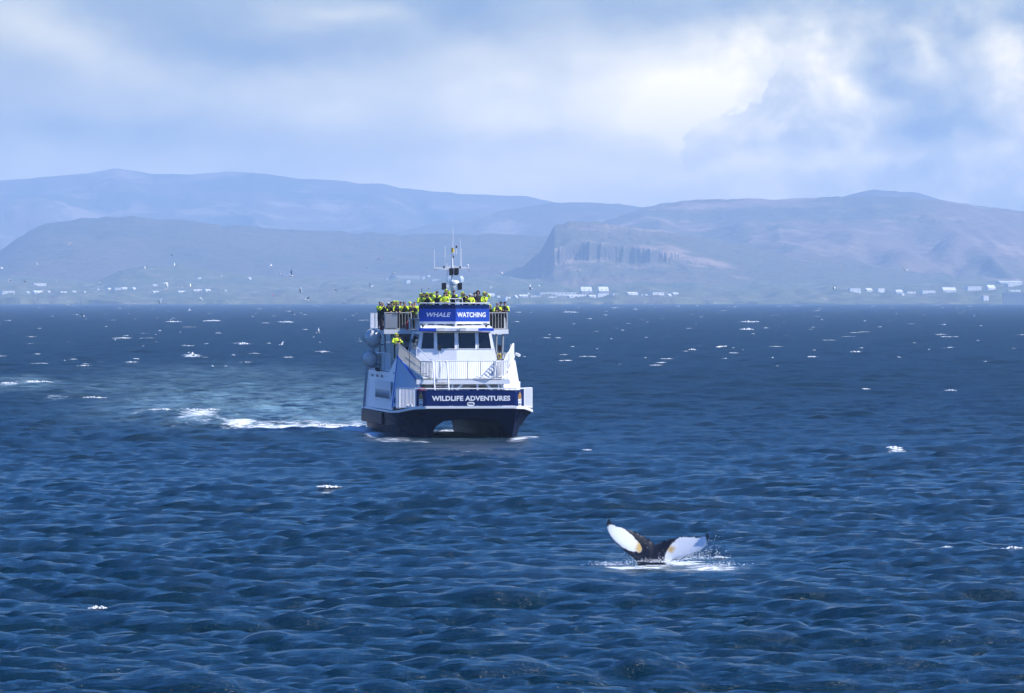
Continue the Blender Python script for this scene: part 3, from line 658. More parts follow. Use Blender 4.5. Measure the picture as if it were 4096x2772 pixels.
    for k in range(10):
        t0, t1 = k * .7, (k + 1) * .7
        b.tube((2.85 + .12 * math.cos(t0), 7.7 + .02 * k, 5.25 + .18 * math.sin(t0)), (2.85 + .12 * math.cos(t1), 7.7 + .02 * k, 5.25 + .18 * math.sin(t1)), .05, 6)
    b.build('rope_coil', M['yellow'], ferry)
    b = MB(); b.path([(.85, 3.9, 4.0), (1.7, 3.88, 3.85), (2.05, 3.88, 4.05), (2.15, 3.9, 4.9)], .05, 6); b.build('mooring_line', M['rail'], ferry)
    b = MB(); b.lathe((-2.75, 3.9, 2.95), [(.05, -.3), (.28, -.22), (.30, .15), (.2, .3), (.05, .34)], 12); b.build('red_drum', M['red'], ferry)
    b = MB(); b.box((-2.62, 3.95, 3.38), (.2, .2, .18)); b.tube((-2.62, 3.95, 3.2), (-2.62, 3.95, 3.5), .05, 8); b.build('searchlight', M['dark'], ferry)
deckhouse()

def pilothouse():
    # front in two slightly angled halves; windows lean; lower front slopes forward
    def fp(x, z):   # front surface point
        ax = abs(x); y = 7.42 + .10 * ax + (z - 4.9) * .16 if z >= 4.9 else 7.42 + .10 * ax - (4.9 - z) * .45
        return Vector((x, y, z))
    hw = lambda z: 2.72 - (z - 4.9) * .19 if z > 4.9 else 2.72
    zs = [3.8, 4.9, 5.68, 6.90]
    b = MB()
    for s_ in (-1, 1):
        for z0, z1 in zip(zs[:-1], zs[1:]):
            q = [fp(0, z0), fp(s_ * hw(z0), z0), fp(s_ * hw(z1), z1), fp(0, z1)]
            if z0 < 5.6: b.poly(q)
            else:   # mullioned window band
                cols = [(0, .09), (1.30, 1.45), (2.36, None)]
                for a, c in cols:
                    xa = a; xb0 = c if c else hw(z0); xb1 = c if c else hw(z1)
                    xa1 = a if c else 2.20
                    b.poly([fp(s_ * xa, z0), fp(s_ * xb0, z0), fp(s_ * xb1, z1), fp(s_ * xa1, z1)])
                b.poly([fp(0, z0), fp(s_ * 2.5, z0), fp(s_ * 2.5, z0 + .06), fp(0, z0 + .06)]); b.poly([fp(0, z1 - .05), fp(s_ * 2.3, z1 - .05), fp(s_ * 2.3, z1), fp(0, z1)])
            side0, side1 = Vector((s_ * 2.72 if z0 < 5 else s_ * hw(z0), 13.0, z0)), Vector((s_ * hw(z1), 13.0, z1))
            b.poly([fp(s_ * hw(z0), z0), side0, side1, fp(s_ * hw(z1), z1)])
    b.poly([(-2.35, 7.9, 6.9), (2.35, 7.9, 6.9), (2.35, 13, 6.9), (-2.35, 13, 6.9)])
    ph = b.build('pilothouse', M['white'], ferry)
    for x0, x1, x1t in ((.09, 1.30, 1.30), (1.45, 2.36, 2.20)):
        for s_ in (-1, 1):
            g = MB(); q = [fp(s_ * x0, 5.74), fp(s_ * x1, 5.74), fp(s_ * x1t, 6.85), fp(s_ * x0, 6.85)]; off = Vector((0, .06, 0))
            g.prism([p + off for p in q], (0, .03, 0)); w = g.build('wheelhouse_window', M['glass'], ph)
            f = MB(); c = sum(q, Vector()) / 4
            for a, d in zip(q, q[1:] + q[:1]): f.tube(a + (c - a) * .03 + Vector((0, -.01, 0)), d + (c - d) * .03 + Vector((0, -.01, 0)), .022, 6)
            f.build('window_frame', M['rail'], w)
            wp = MB(); xm = s_ * (x0 + .12); wp.tube(fp(xm, 6.86) + Vector((0, -.05, 0)), fp(xm + .1, 6.3) + Vector((0, -.04, 0)), .014, 5); wp.build('wiper', M['dark'], w)
    for s_ in (-1, 1):   # side windows and door
        for y0, y1 in ((8.3, 9.6), (9.9, 11.2)):
            g = MB(); g.prism([(s_ * 2.595, y0, 5.75), (s_ * 2.595, y1, 5.75), (s_ * 2.40, y1, 6.75), (s_ * 2.40, y0, 6.75)], (s_ * .02, 0, 0)); g.build('side_window', M['glass'], ph)
        g = MB(); g.prism([(s_ * 2.73, 11.5, 4.25), (s_ * 2.73, 12.4, 4.25), (s_ * 2.48, 12.4, 6.4), (s_ * 2.48, 11.5, 6.4)], (s_ * .03, 0, 0)); g.build('side_door', M['grey'], ph)
    # visor with blue ends, wiper-motor boxes and lamps
    def vis(xa, xb, m, z=7.03, h=.19, y=7.45, d=.5, nm='visor'):
        v = MB(); ca = Vector(((xa + xb) / 2, y + .10 * abs((xa + xb) / 2), z)); ang = math.atan(.10) * (1 if xa + xb > 0 else -1) if abs(xa + xb) > .01 else 0
        v.box(ca, (xb - xa, d, h), rot=Matrix.Rotation(ang, 3, 'Z')); return v.build(nm, m, ferry)
    vis(-2.48, -1.36, M['stripe']); vis(-1.355, 0, M['white']); vis(0.003, 1.395, M['white']); vis(1.4, 2.43, M['stripe'])
    for x in (-1.05, .38): v = MB(); v.box((x, 7.18, 7.05), (.42, .14, .22)); v.build('wiper_motor', M['canister'], ferry)
    for x in (-2.25, 1.95): v = MB(); v.tube((x, 7.5, 7.12), (x, 7.5, 7.22), .02, 6); v.lathe((x, 7.42, 7.28), [(.02, -.09), (.08, -.06), (.085, .05), (.05, .09)], 10, 'y'); v.build('spot_lamp', M['dark'], ferry)
    b = MB(); b.prism([(-2.4, 7.45, 7.125), (2.4, 7.45, 7.125), (2.3, 8.3, 7.30), (-2.3, 8.3, 7.30)], (0, 0, -.03)); b.build('visor_roof', M['white'], ferry)
    b = MB(); b.box((0, 9.0, 7.3), (4.3, .9, .35)); b.build('flying_bridge_base', M['grey'], ferry)
    b = MB(); b.box((0, 8.0, 7.33), (.14, .14, .34)); b.build('centre_post', M['white'], ferry)
    for k in range(7):
        x = -1.9 + k * .62; e = MB(); e.box((x, 8.35 + .1 * abs(x), 7.36), (.16 + .05 * (k % 2), .1, .08)); e.build('bracket', M['white'], ferry)
    # the V-shaped name banner in front of the flying bridge
    ta = math.tan(R(17)); ap = 8.05
    for s_ in (-1, 1):
        e0, e1 = Vector((0, ap, 0)), Vector((s_ * 2.32, ap + 2.32 * ta, 0)); d = (e1 - e0).normalized(); n = Vector((s_ * math.sin(R(17)), -math.cos(R(17)), 0))
        def slab(z0, z1, m, nm, t_=.05, out=0.0, par=ferry):
            b = MB(); q = [e0 + n * out, e1 + n * out]; b.prism([q[0] + Vector((0, 0, z0)), q[1] + Vector((0, 0, z0)), q[1] + Vector((0, 0, z1)), q[0] + Vector((0, 0, z1))], -n * t_); return b.build(nm, m, par)
        sg = slab(7.56, 8.40, M['signblue'], 'sign_panel', out=.012); slab(8.405, 8.66, M['panelnavy'], 'sign_top_band')
        slab(7.40, 7.555, M['white'], 'sign_ledge', t_=.16, out=.07)
        if s_ < 0: text('WHALE', 'lettering', sg, M['letter'], e0 + (-d) * -1.95 * 1.0 + n * .02 + Vector((0, 0, 7.86)), -d, .30, 1.62, shear=.22, weight=.026)
        else: text('WATCHING', 'lettering', sg, M['letter'], e0 + d * .10 + n * .02 + Vector((0, 0, 7.84)), d, .33, 2.06, weight=.03)
        r_ = MB(); r_.tube(e0 + Vector((0, 0, 8.77)), e1 + Vector((0, 0, 8.77)), .035, 8)
        for k in range(6):
            q = e0.lerp(e1, k / 5.0) - n * .03; r_.tube(q + Vector((0, 0, 8.6)), q + Vector((0, 0, 8.77)), .02, 6)
        r_.build('sign_rail', M['rail'], ferry)
    b = MB(); b.path([(-.35, 8.7, 8.0), (-.35, 8.7, 9.06), (.52, 8.7, 9.06), (.52, 8.7, 8.0)], .03, 8); b.tube((.06, 8.7, 8.0), (.06, 8.7, 9.06), .02, 6); b.build('inner_rail', M['rail'], ferry)
pilothouse()

def upper_deck():
    b = MB(); b.prism([(-2.3, 8.75, 7.66), (2.3, 8.75, 7.66), (2.3, 13.4, 7.66), (-2.3, 13.4, 7.66)], (0, 0, .09)); b.build('flying_bridge_deck', M['grey'], ferry)
    b = MB(); b.box((0, 11.2, 7.3), (4.2, 4.3, .7)); b.build('flying_bridge_wall', M['white'], ferry)
    b = MB(); b.box((0, 17.9, 6.93), (8.3, 9.0, .12)); b.build('upper_deck', M['grey'], ferry)
    b = MB(); b.box((0, 13.36, 6.86), (8.34, .07, .30)); b.build('deck_edge', M['white'], ferry)
    for s_ in (-1, 1):
        b = MB(); b.box((s_ * 4.17, 17.9, 6.86), (.07, 9.0, .30)); b.build('deck_edge', M['white'], ferry)
        railing((s_ * 2.35, 13.42, 7.0), (s_ * 4.12, 13.42, 7.0), 1.12, gap=.19, r=.017, rr=.035, name='upper_railing', m=M['alu'])
        for ya, yb in ((13.45, 16.4), (16.4, 19.4), (19.4, 22.3)): railing((s_ * 4.12, ya, 7.0), (s_ * 4.12, yb, 7.0), 1.12, gap=.3, r=.02, rr=.035, name='upper_railing')
        for y in (14.6, 18.0, 22.0): b = MB(); b.tube((s_ * 3.9, y, 4.2), (s_ * 4.0, y, 6.8), .07, 8); b.build('deck_pillar', M['grey'], ferry)
    # sheeted bay on the starboard front rail
    b = MB(); b.box((-3.68, 13.37, 7.58), (.82, .025, .95)); w = b.build('rail_sheet', M['grey'], ferry)
    for s_ in (-1, 1): b = MB(); b.box((s_ * 3.2, 15.6, 7.5), (1.7, .5, 1.0)); b.build('bench_locker', M['dark'], ferry)
    # mid-level cabin under the upper deck, with ladder
    b = MB(); b.box((0, 18.0, 5.55), (5.6, 8.6, 2.55)); b.build('after_cabin', M['grey'], ferry)
    for x in (-2.45, -1.7): b = MB(); b.box((x, 13.66, 5.4), (.5, .04, .9)); b.build('cabin_window', M['glass'], ferry)
    for x in (-3.55, -2.95): b = MB(); b.tube((x, 13.0, 4.3), (x, 14.6, 6.9), .04, 6); b.build('stair_rail', M['grey'], ferry)
    st = empty('aft_stair', parent=ferry); sm = MB(); sm.box((0, 0, 0), (.62, .22, .05)); sme = sm.mesh('step', M['louvre'])
    for i in range(9): link('step', sme, st, loc=(-3.25, 13.1 + .17 * i, 4.5 + .27 * i))
    b = MB(); b.box((-2.7, 13.2, 6.4), (.42, .2, .36)); b.build('deck_speaker', M['dark'], ferry)
    # mast
    P = lambda X, Y: ((X - 612) * .00295, 10.0, H + (HZ - (900 + Y * .178)) / 60.4)
    b = MB(); b.tube((0, 10, 7.7), (0, 10, 10.0), .125, 12, .115); b.tube((0, 10, 10.0), (0, 10, P(0, 640)[2]), .065, 10, .05); mast = b.build('mast', M['rail'], ferry, smooth=False)
    b = MB(); b.prism([(-.55, 9.75, 9.98), (.6, 9.75, 9.98), (.42, 9.75, 9.82), (-.4, 9.75, 9.82)], (0, .5, 0)); b.build('radar_platform', M['rail'], mast)
    b = MB(); b.lathe((.12, 10.0, 10.13), [(.28, -.12), (.34, -.08), (.34, .05), (.30, .12), (.1, .15)], 20); b.build('radar_dome', M['rail'], mast, smooth=False)
    b = MB(); b.prism([(-1.25, 9.97, 11.08), (-.55, 9.97, 11.0), (-.2, 9.97, 10.92), (0, 9.97, 11.12), (.35, 9.97, 10.95), (.6, 9.97, 11.05), (1.15, 9.97, 11.08), (1.15, 9.97, 11.17), (.5, 9.97, 11.17), (.1, 9.97, 11.27), (-.1, 9.97, 11.27), (-.5, 9.97, 11.12), (-1.25, 9.97, 11.15)], (0, .08, 0)); b.build('crosstree', M['rail'], mast)
    for X0, X1, Y0, Y1 in ((540, 635, 970, 1130), (650, 750, 965, 1130), (370, 468, 1300, 1455), (730, 825, 1300, 1460)):
        a, c = P(X0, Y1), P(X1, Y0); xm = (a[0] + c[0]) / 2; zm = (a[2] + c[2]) / 2; w = (c[0] - a[0]); h = (c[2] - a[2])
        b = MB(); b.prism([(xm - w / 2, 9.72, zm - h * .5), (xm + w * .3, 9.72, zm - h * .5), (xm + w / 2, 9.72, zm - h * .3), (xm + w / 2, 9.72, zm + h * .5), (xm - w * .4, 9.72, zm + h * .5), (xm - w / 2, 9.72, zm + h * .38)], (0, .22, 0)); b.tube((xm, 9.9, zm), (xm * .8, 10.02, zm), .025, 6); b.build('mast_speaker', M['dark'], mast)
    for X, Y0, Y1, r in ((210, 970, 545, .022), (450, 740, 470, .024), (450, 960, 740, .010), (498, 1300, 855, .026), (798, 980, 800, .03), (797, 800, 310, .018), (823, 980, 515, .022), (628, 490, 35, .024), (708, 655, 520, .024)):
        b = MB(); b.tube(P(X, Y0), P(X, Y1), r, 6, r * .7); b.build('antenna', M['rail'], mast)
    b = MB()
    for X in (590, 662): b.tube(P(X, 640), P(X, 498), .02, 6)
    for Y in (500, 638): b.box(P(626, Y), (.26, .2, .03))
    b.build('light_cage', M['rail'], mast); b = MB(); b.lathe(P(626, 570), [(.04, -.16), (.08, -.12), (.08, .12), (.04, .16)], 10); b.build('mast_light', M['yellow'], mast)
    for (X, Y, m_) in ((708, 490, 'dark'), (432, 945, 'dark'), (795, 950, 'dark'), (632, 715, 'dark'), (966, 908, 'white')): b = MB(); b.lathe(P(X, Y), [(.02, -.09), (.055, -.05), (.06, .04), (.02, .09)], 8); b.build('mast_fitting', M[m_], mast)
    b = MB(); b.tube(P(966, 990), P(966, 915), .012, 5); b.path([P(210, 985), P(225, 1030), P(260, 1020), P(275, 985)], .012, 5); b.tube(P(995, 1000), P(1000, 1050), .025, 6); b.build('mast_wiring', M['grey'], mast)
    b = MB(); b.tube((-2.15, 8.9, 8.6), (-2.15, 8.9, 9.75), .02, 6); b.build('jackstaff', M['dark'], ferry)
upper_deck()

def raft(x, y, z, r, L, label):
    root = empty('life_raft', tuple(FER @ Vector((x, y, z))), PHI); tag(root, label, 'life raft', 'life raft canisters on the ferry side')
    b = MB(); prof = [(.02, -L / 2 - r * .55), (r * .5, -L / 2 - r * .45), (r * .85, -L / 2 - r * .18), (r, -L / 2 + .1), (r, -.06), (r * 1.05, -.05), (r * 1.05, .05), (r, .06), (r, L / 2 - .1), (r * .85, L / 2 + r * .18), (.02, L / 2 + r * .5)]
    b.lathe((0, 0, 0), prof, 20, 'y'); b.build('canister', M['canister'], root, smooth=True)
    for yy in (-.35, .35): b = MB(); b.lathe((0, yy, 0), [(r * 1.02, -.03), (r * 1.03, -.03), (r * 1.03, .03), (r * 1.02, .03)], 20, 'y'); b.build('strap', M['dark'], root)
    b = MB(); b.prism([(-r * .55, -.5, -r * .85), (r * .9, -.5, -r * .6), (r * .9, -.5, -r * 1.1), (0, -.5, -r * 1.35)], (0, 1.0, 0)); b.tube((r * .9, -.4, -r * .8), (r * 1.5, -.4, -r * .9), .04, 6); b.build('cradle', M['grey'], root)
raft(-4.72, 15.6, 6.45, .56, 1.2, 'white life raft canister hung outside the upper deck rail')
raft(-4.78, 16.6, 5.05, .52, 1.2, 'white life raft canister hung beside the mid deck rail, lower of two')
def hung(name, verts, mm, label, catg):
    o = verts.build(name, mm); o.matrix_world = FER; tag(o, label, catg)
b = MB(); b.prism([(-4.36, 13.9, 7.0), (-4.2, 13.9, 6.9), (-4.18, 13.9, 8.05), (-4.30, 13.9, 8.15), (-4.42, 13.9, 7.8)], (0, .5, 0)); hung('red_bag', b, M['red'], 'dark red bag hanging outside the upper deck rail above the raft', 'bag')
b = MB(); b.lathe((-2.62, 13.3, 7.28), [(.02, -.28), (.11, -.25), (.11, .12), (.04, .22), (.04, .3)], 10); hung('fire_extinguisher', b, M['red'], 'red fire extinguisher behind the dark rail beside the banner', 'extinguisher')

# ------------------------------------------------------------------ passengers
M['skin'] = mat('skin', (0.52, 0.30, 0.21), 0.55, 0.4)
M['suit'] = mat('black suit', (0.010, 0.011, 0.014), 0.75, 0.3)
M['hivis'] = mat('yellow waterproof', (0.62, 0.76, 0.03), 0.55, 0.3, var=0.12, scale=9)
M['hair'] = mat('dark hair', (0.020, 0.013, 0.010), 0.7)
M['blond'] = mat('fair hair', (0.25, 0.16, 0.08), 0.7)
M['wool'] = mat('dark wool', (0.018, 0.018, 0.026), 0.95)
M['maroon'] = mat('maroon wool', (0.06, 0.008, 0.012), 0.95)
M['pale'] = mat('pale cap', (0.66, 0.64, 0.58), 0.9)
M['brownfur'] = mat('brown fur', (0.05, 0.028, 0.022), 1.0, bump=0.5)
def grow(verts, edges, root=0, sub=1):
    """one continuous skinned surface over a stick figure: verts = (x, y, z, rx, ry)"""
    me = bpy.data.meshes.new('tmp'); me.from_pydata([v[:3] for v in verts], edges, [])
    o = bpy.data.objects.new('tmp', me); col.objects.link(o); o.modifiers.new('s', 'SKIN'); 
    if not me.skin_vertices: me.attributes.new('skin_vertices', 'FLOAT', 'POINT')
    for i, v in enumerate(verts):
        me.skin_vertices[0].data[i].radius = (v[3], v[4] if len(v) > 4 else v[3]); me.skin_vertices[0].data[i].use_root = (i == root)
    m = o.modifiers.new('d', 'SUBSURF'); m.levels = sub; m.render_levels = sub
    bpy.context.view_layer.update()
    r = bpy.data.meshes.new_from_object(o.evaluated_get(bpy.context.evaluated_depsgraph_get()))
    bpy.data.objects.remove(o); bpy.data.meshes.remove(me)
    r.polygons.foreach_set('use_smooth', [True] * len(r.polygons)); return r
ARMS = {  # pose: elbow, wrist for the person's two arms (x is the side, -y forward)
    'lean': (((-.30, -.12, 1.14), (-.16, -.38, 1.13)), ((.30, -.12, 1.14), (.14, -.40, 1.13))),
    'shoot': (((-.27, -.24, 1.22), (-.09, -.27, 1.50)), ((.27, -.24, 1.22), (.09, -.27, 1.50))),
    'brow': (((-.38, -.10, 1.52), (-.15, -.17, 1.70)), ((.29, -.10, 1.14), (.14, -.38, 1.13))),
    'brow_left': (((-.29, -.10, 1.14), (-.14, -.38, 1.13)), ((.40, -.06, 1.48), (.16, -.15, 1.70))),
    'folded': (((-.28, -.12, 1.16), (.06, -.30, 1.17)), ((.28, -.12, 1.16), (-.08, -.27, 1.22)))}
def figure(pose):
    v = [(0, 0, .94, .15, .11), (0, .01, 1.12, .145, .10), (0, .0, 1.32, .165, .11), (0, 0, 1.45, .09, .075), (0, -.015, 1.53, .055, .06), (0, -.03, 1.60, .072, .085), (0, -.025, 1.67, .078, .095), (0, -.015, 1.735, .055, .07)]
    e = [(0, 1), (1, 2), (2, 3), (3, 4), (4, 5), (5, 6), (6, 7)]
    def chain(start, pts):
        a = start
        for p in pts: v.append(p); e.append((a, len(v) - 1)); a = len(v) - 1
        return a
    chain(5, [(0, -.135, 1.625, .014, .018)])                                   # nose
    for s_ in (-1, 1):
        chain(6, [(s_ * .088, -.01, 1.63, .014, .024)])                         # ears
        chain(0, [(s_ * .10, 0, .86, .095), (s_ * .11, -.02, .49, .065), (s_ * .11, .02, .10, .045), (s_ * .12, -.13, .045, .042)])
    hands = []
    for s_, (el, wr) in zip((-1, 1), ARMS[pose]):
        el, wr = Vector(el), Vector(wr); d = (wr - el).normalized()
        a = chain(2, [(s_ * .185, 0, 1.42, .068), tuple(el) + (.048,), tuple(wr) + (.032,)])
        pm = wr + d * .075; a = chain(a, [tuple(pm) + (.036, .022)]); hands.append(pm)
        side = d.cross(Vector((0, 0, 1))); side = side.normalized() if side.length > .1 else Vector((1, 0, 0)); down = side.cross(d).normalized(); down = down if down.z < 0 else -down
        for k, L in enumerate((.070, .080, .075, .060)):
            o = side * (.030 - .020 * k); p1 = pm + d * .035 + o; p2 = p1 + d * L * .55; p3 = p2 + (d * .5 + down * .8) * L * .5
            chain(a, [tuple(p1) + (.0095,), tuple(p2) + (.0088,), tuple(p3) + (.008,)])
        t0 = wr + d * .045 + side * .042; chain(a, [tuple(t0) + (.011,), tuple(t0 + d * .045 + side * .018 + down * .01) + (.0095,)])
    me = grow(v, e, 0, 1); me.name = 'body'
    for k in ('suit', 'skin'): me.materials.append(M[k])
    for p in me.polygons:
        c = p.center; p.material_index = 1 if (c.z > 1.49 and abs(c.x) < .12 and c.y > -.16) or min((c - h).length for h in hands) < .12 else 0
    return me
def jacket(pose, style):
    v = [(0, .0, .90, .19, .145), (0, .01, 1.12, .18, .14), (0, 0, 1.33, .195, .14), (0, .005, 1.46, .115, .10), (0, .0, 1.52, .085, .085)]
    e = [(0, 1), (1, 2), (2, 3), (3, 4)]
    for s_, (el, wr) in zip((-1, 1), ARMS[pose]):
        a = 2
        for p in ((s_ * .20, 0, 1.425, .092), tuple(Vector(el)) + (.075,), tuple(Vector(wr)) + (.050,)): v.append(p); e.append((a, len(v) - 1)); a = len(v) - 1
    me = grow(v, e, 0, 1); me.name = 'jacket'
    for k in ('suit', 'hivis'): me.materials.append(M[k])
    for p in me.polygons:
        c = p.center
        if style == 'black': y = False
        elif style == 'yellow': y = c.z > .98 and not (abs(c.x) < .045 and c.y < 0)
        else: y = (c.z > 1.32 or (abs(c.x) > .22 and c.z > 1.2)) and not (abs(c.x) < .07 and c.y < -.03)   # yellow yoke over black
        p.material_index = 1 if y else 0
    return me
_cache = {}
def cached(f, *a):
    if (f.__name__,) + a not in _cache: _cache[(f.__name__,) + a] = f(*a)
    return _cache[(f.__name__,) + a]
def headwear(kind):
    """hood shell, cap, beanie or hair: part of a sphere round the head, open at the face"""
    b = MB(); spec = {'hood': (.145, .165, .155, 'hivis', -.055, 1.47), 'furhood': (.155, .17, .15, 'brownfur', -.06, 1.48), 'darkhood': (.14, .16, .15, 'suit', -.06, 1.47), 'beanie': (.108, .125, .115, 'wool', -.2, 1.665), 'maroon': (.108, .125, .115, 'maroon', -.2, 1.665),
                     'cap': (.108, .125, .10, 'pale', -.2, 1.675), 'yellowcap': (.112, .13, .105, 'hivis', -.2, 1.66), 'hair': (.102, .122, .105, 'hair', -.2, 1.675), 'blond': (.104, .124, .105, 'blond', -.2, 1.665)}[kind]
    rx, ry, rz, mk, yface, zlow = spec; cz = 1.655; n, m = 16, 9
    idx = {}
    for i in range(m + 1):
        for j in range(n):
            ph = math.pi * i / m * .86; th = 2 * math.pi * j / n
            x, y, z = rx * math.sin(ph) * math.cos(th), ry * math.sin(ph) * math.sin(th) - .015, cz + rz * math.cos(ph)
            if kind in ('hood', 'furhood', 'darkhood') and z > cz: z += .02 * math.sin(th) + .015
            idx[i, j] = len(b.v); b.v.append((x, y, z))
    for i in range(m):
        for j in range(n):
            q = [idx[i, j], idx[i + 1, j], idx[i + 1, (j + 1) % n], idx[i, (j + 1) % n]]
            c = sum((Vector(b.v[k]) for k in q), Vector()) / 4
            if c.z < zlow: continue
            if kind in ('hood', 'furhood', 'darkhood'):
                if c.y < yface and c.z < cz + rz * .72 and abs(c.x) < rx * .78: continue
            elif kind in ('hair', 'blond'):
                if c.y < -.06 and c.z < cz + .055: continue
            b.f.append(tuple(q)); b.mi.append(0)
    if kind in ('cap', 'yellowcap'): b.box((0, -.155, 1.70), (.15, .10, .015))
    me = b.mesh(kind, M[mk], True); return me
def shades():
    b = MB()
    for s_ in (-1, 1): b.lathe((s_ * .036, -.122, 1.655), [(.005, -.008), (.026, -.006), (.026, .006), (.005, .008)], 8, 'y')
    b.tube((-.09, -.05, 1.66), (-.065, -.12, 1.66), .006, 4); b.tube((.09, -.05, 1.66), (.065, -.12, 1.66), .006, 4); b.box((0, -.124, 1.66), (.03, .008, .008))
    return b.mesh('sunglasses', M['dark'])
def eyes():
    b = MB()
    for s_ in (-1, 1): b.lathe((s_ * .033, -.112, 1.652), [(.003, -.010), (.014, -.004), (.014, .006), (.004, .010)], 8, 'y')
    b.box((0, -.118, 1.578), (.045, .012, .010))
    return b.mesh('eyes', M['hair'])
def ferry_x(px, y):
    Y = BY + y * math.cos(PHI); return ((px - 2048) / F * Y - BX + y * math.sin(PHI)) / math.cos(PHI)
def person(px, py, y, floor, pose, style, hat, label, group, glasses=False, turn=0.0, cam_m=None, cam_label=None):
    x = ferry_x(px, y); Y = BY + y; ztop = H + (HZ - py) / F * Y
    k = max(.80, min(1.06, (ztop - floor) / (1.79 if hat in ('hood', 'furhood', 'darkhood') else 1.755)))
    w = FER @ Vector((x, y, floor)); root = empty('person', tuple(w), PHI + R(turn)); root.scale = (min(1, k + .06), min(1, k + .06), k)
    tag(root, label, 'person', group)
    link('body', cached(figure, pose), root); link('jacket', cached(jacket, pose, style), root)
    nm = {'hood': 'hood', 'furhood': 'hood', 'darkhood': 'hood', 'beanie': 'woolly_hat', 'maroon': 'woolly_hat', 'cap': 'cap', 'yellowcap': 'cap', 'hair': 'hair', 'blond': 'hair'}[hat]
    link(nm, cached(headwear, hat), root); link('sunglasses' if glasses else 'face_features', cached(shades) if glasses else cached(eyes), root)
    if cam_m:
        b = MB(); b.box((0, -.30, 1.60), (.14, .07, .10)); b.tube((0, -.33, 1.595), (0, -.46, 1.595), .04, 10); b.box((0, -.30, 1.66), (.05, .05, .03))
        o = b.build('camera', cam_m); o.matrix_world = Matrix.Translation(w) @ Matrix.Rotation(PHI + R(turn), 4, 'Z') @ Matrix.Diagonal((k, k, k, 1)); tag(o, cam_label, 'camera', 'cameras held by passengers')
GL, GT, GR, GM = 'passengers at the upper left rail', 'passengers behind the banner', 'passengers at the upper right rail', 'passengers on the mid deck'
UP, FB = 7.0, 7.755
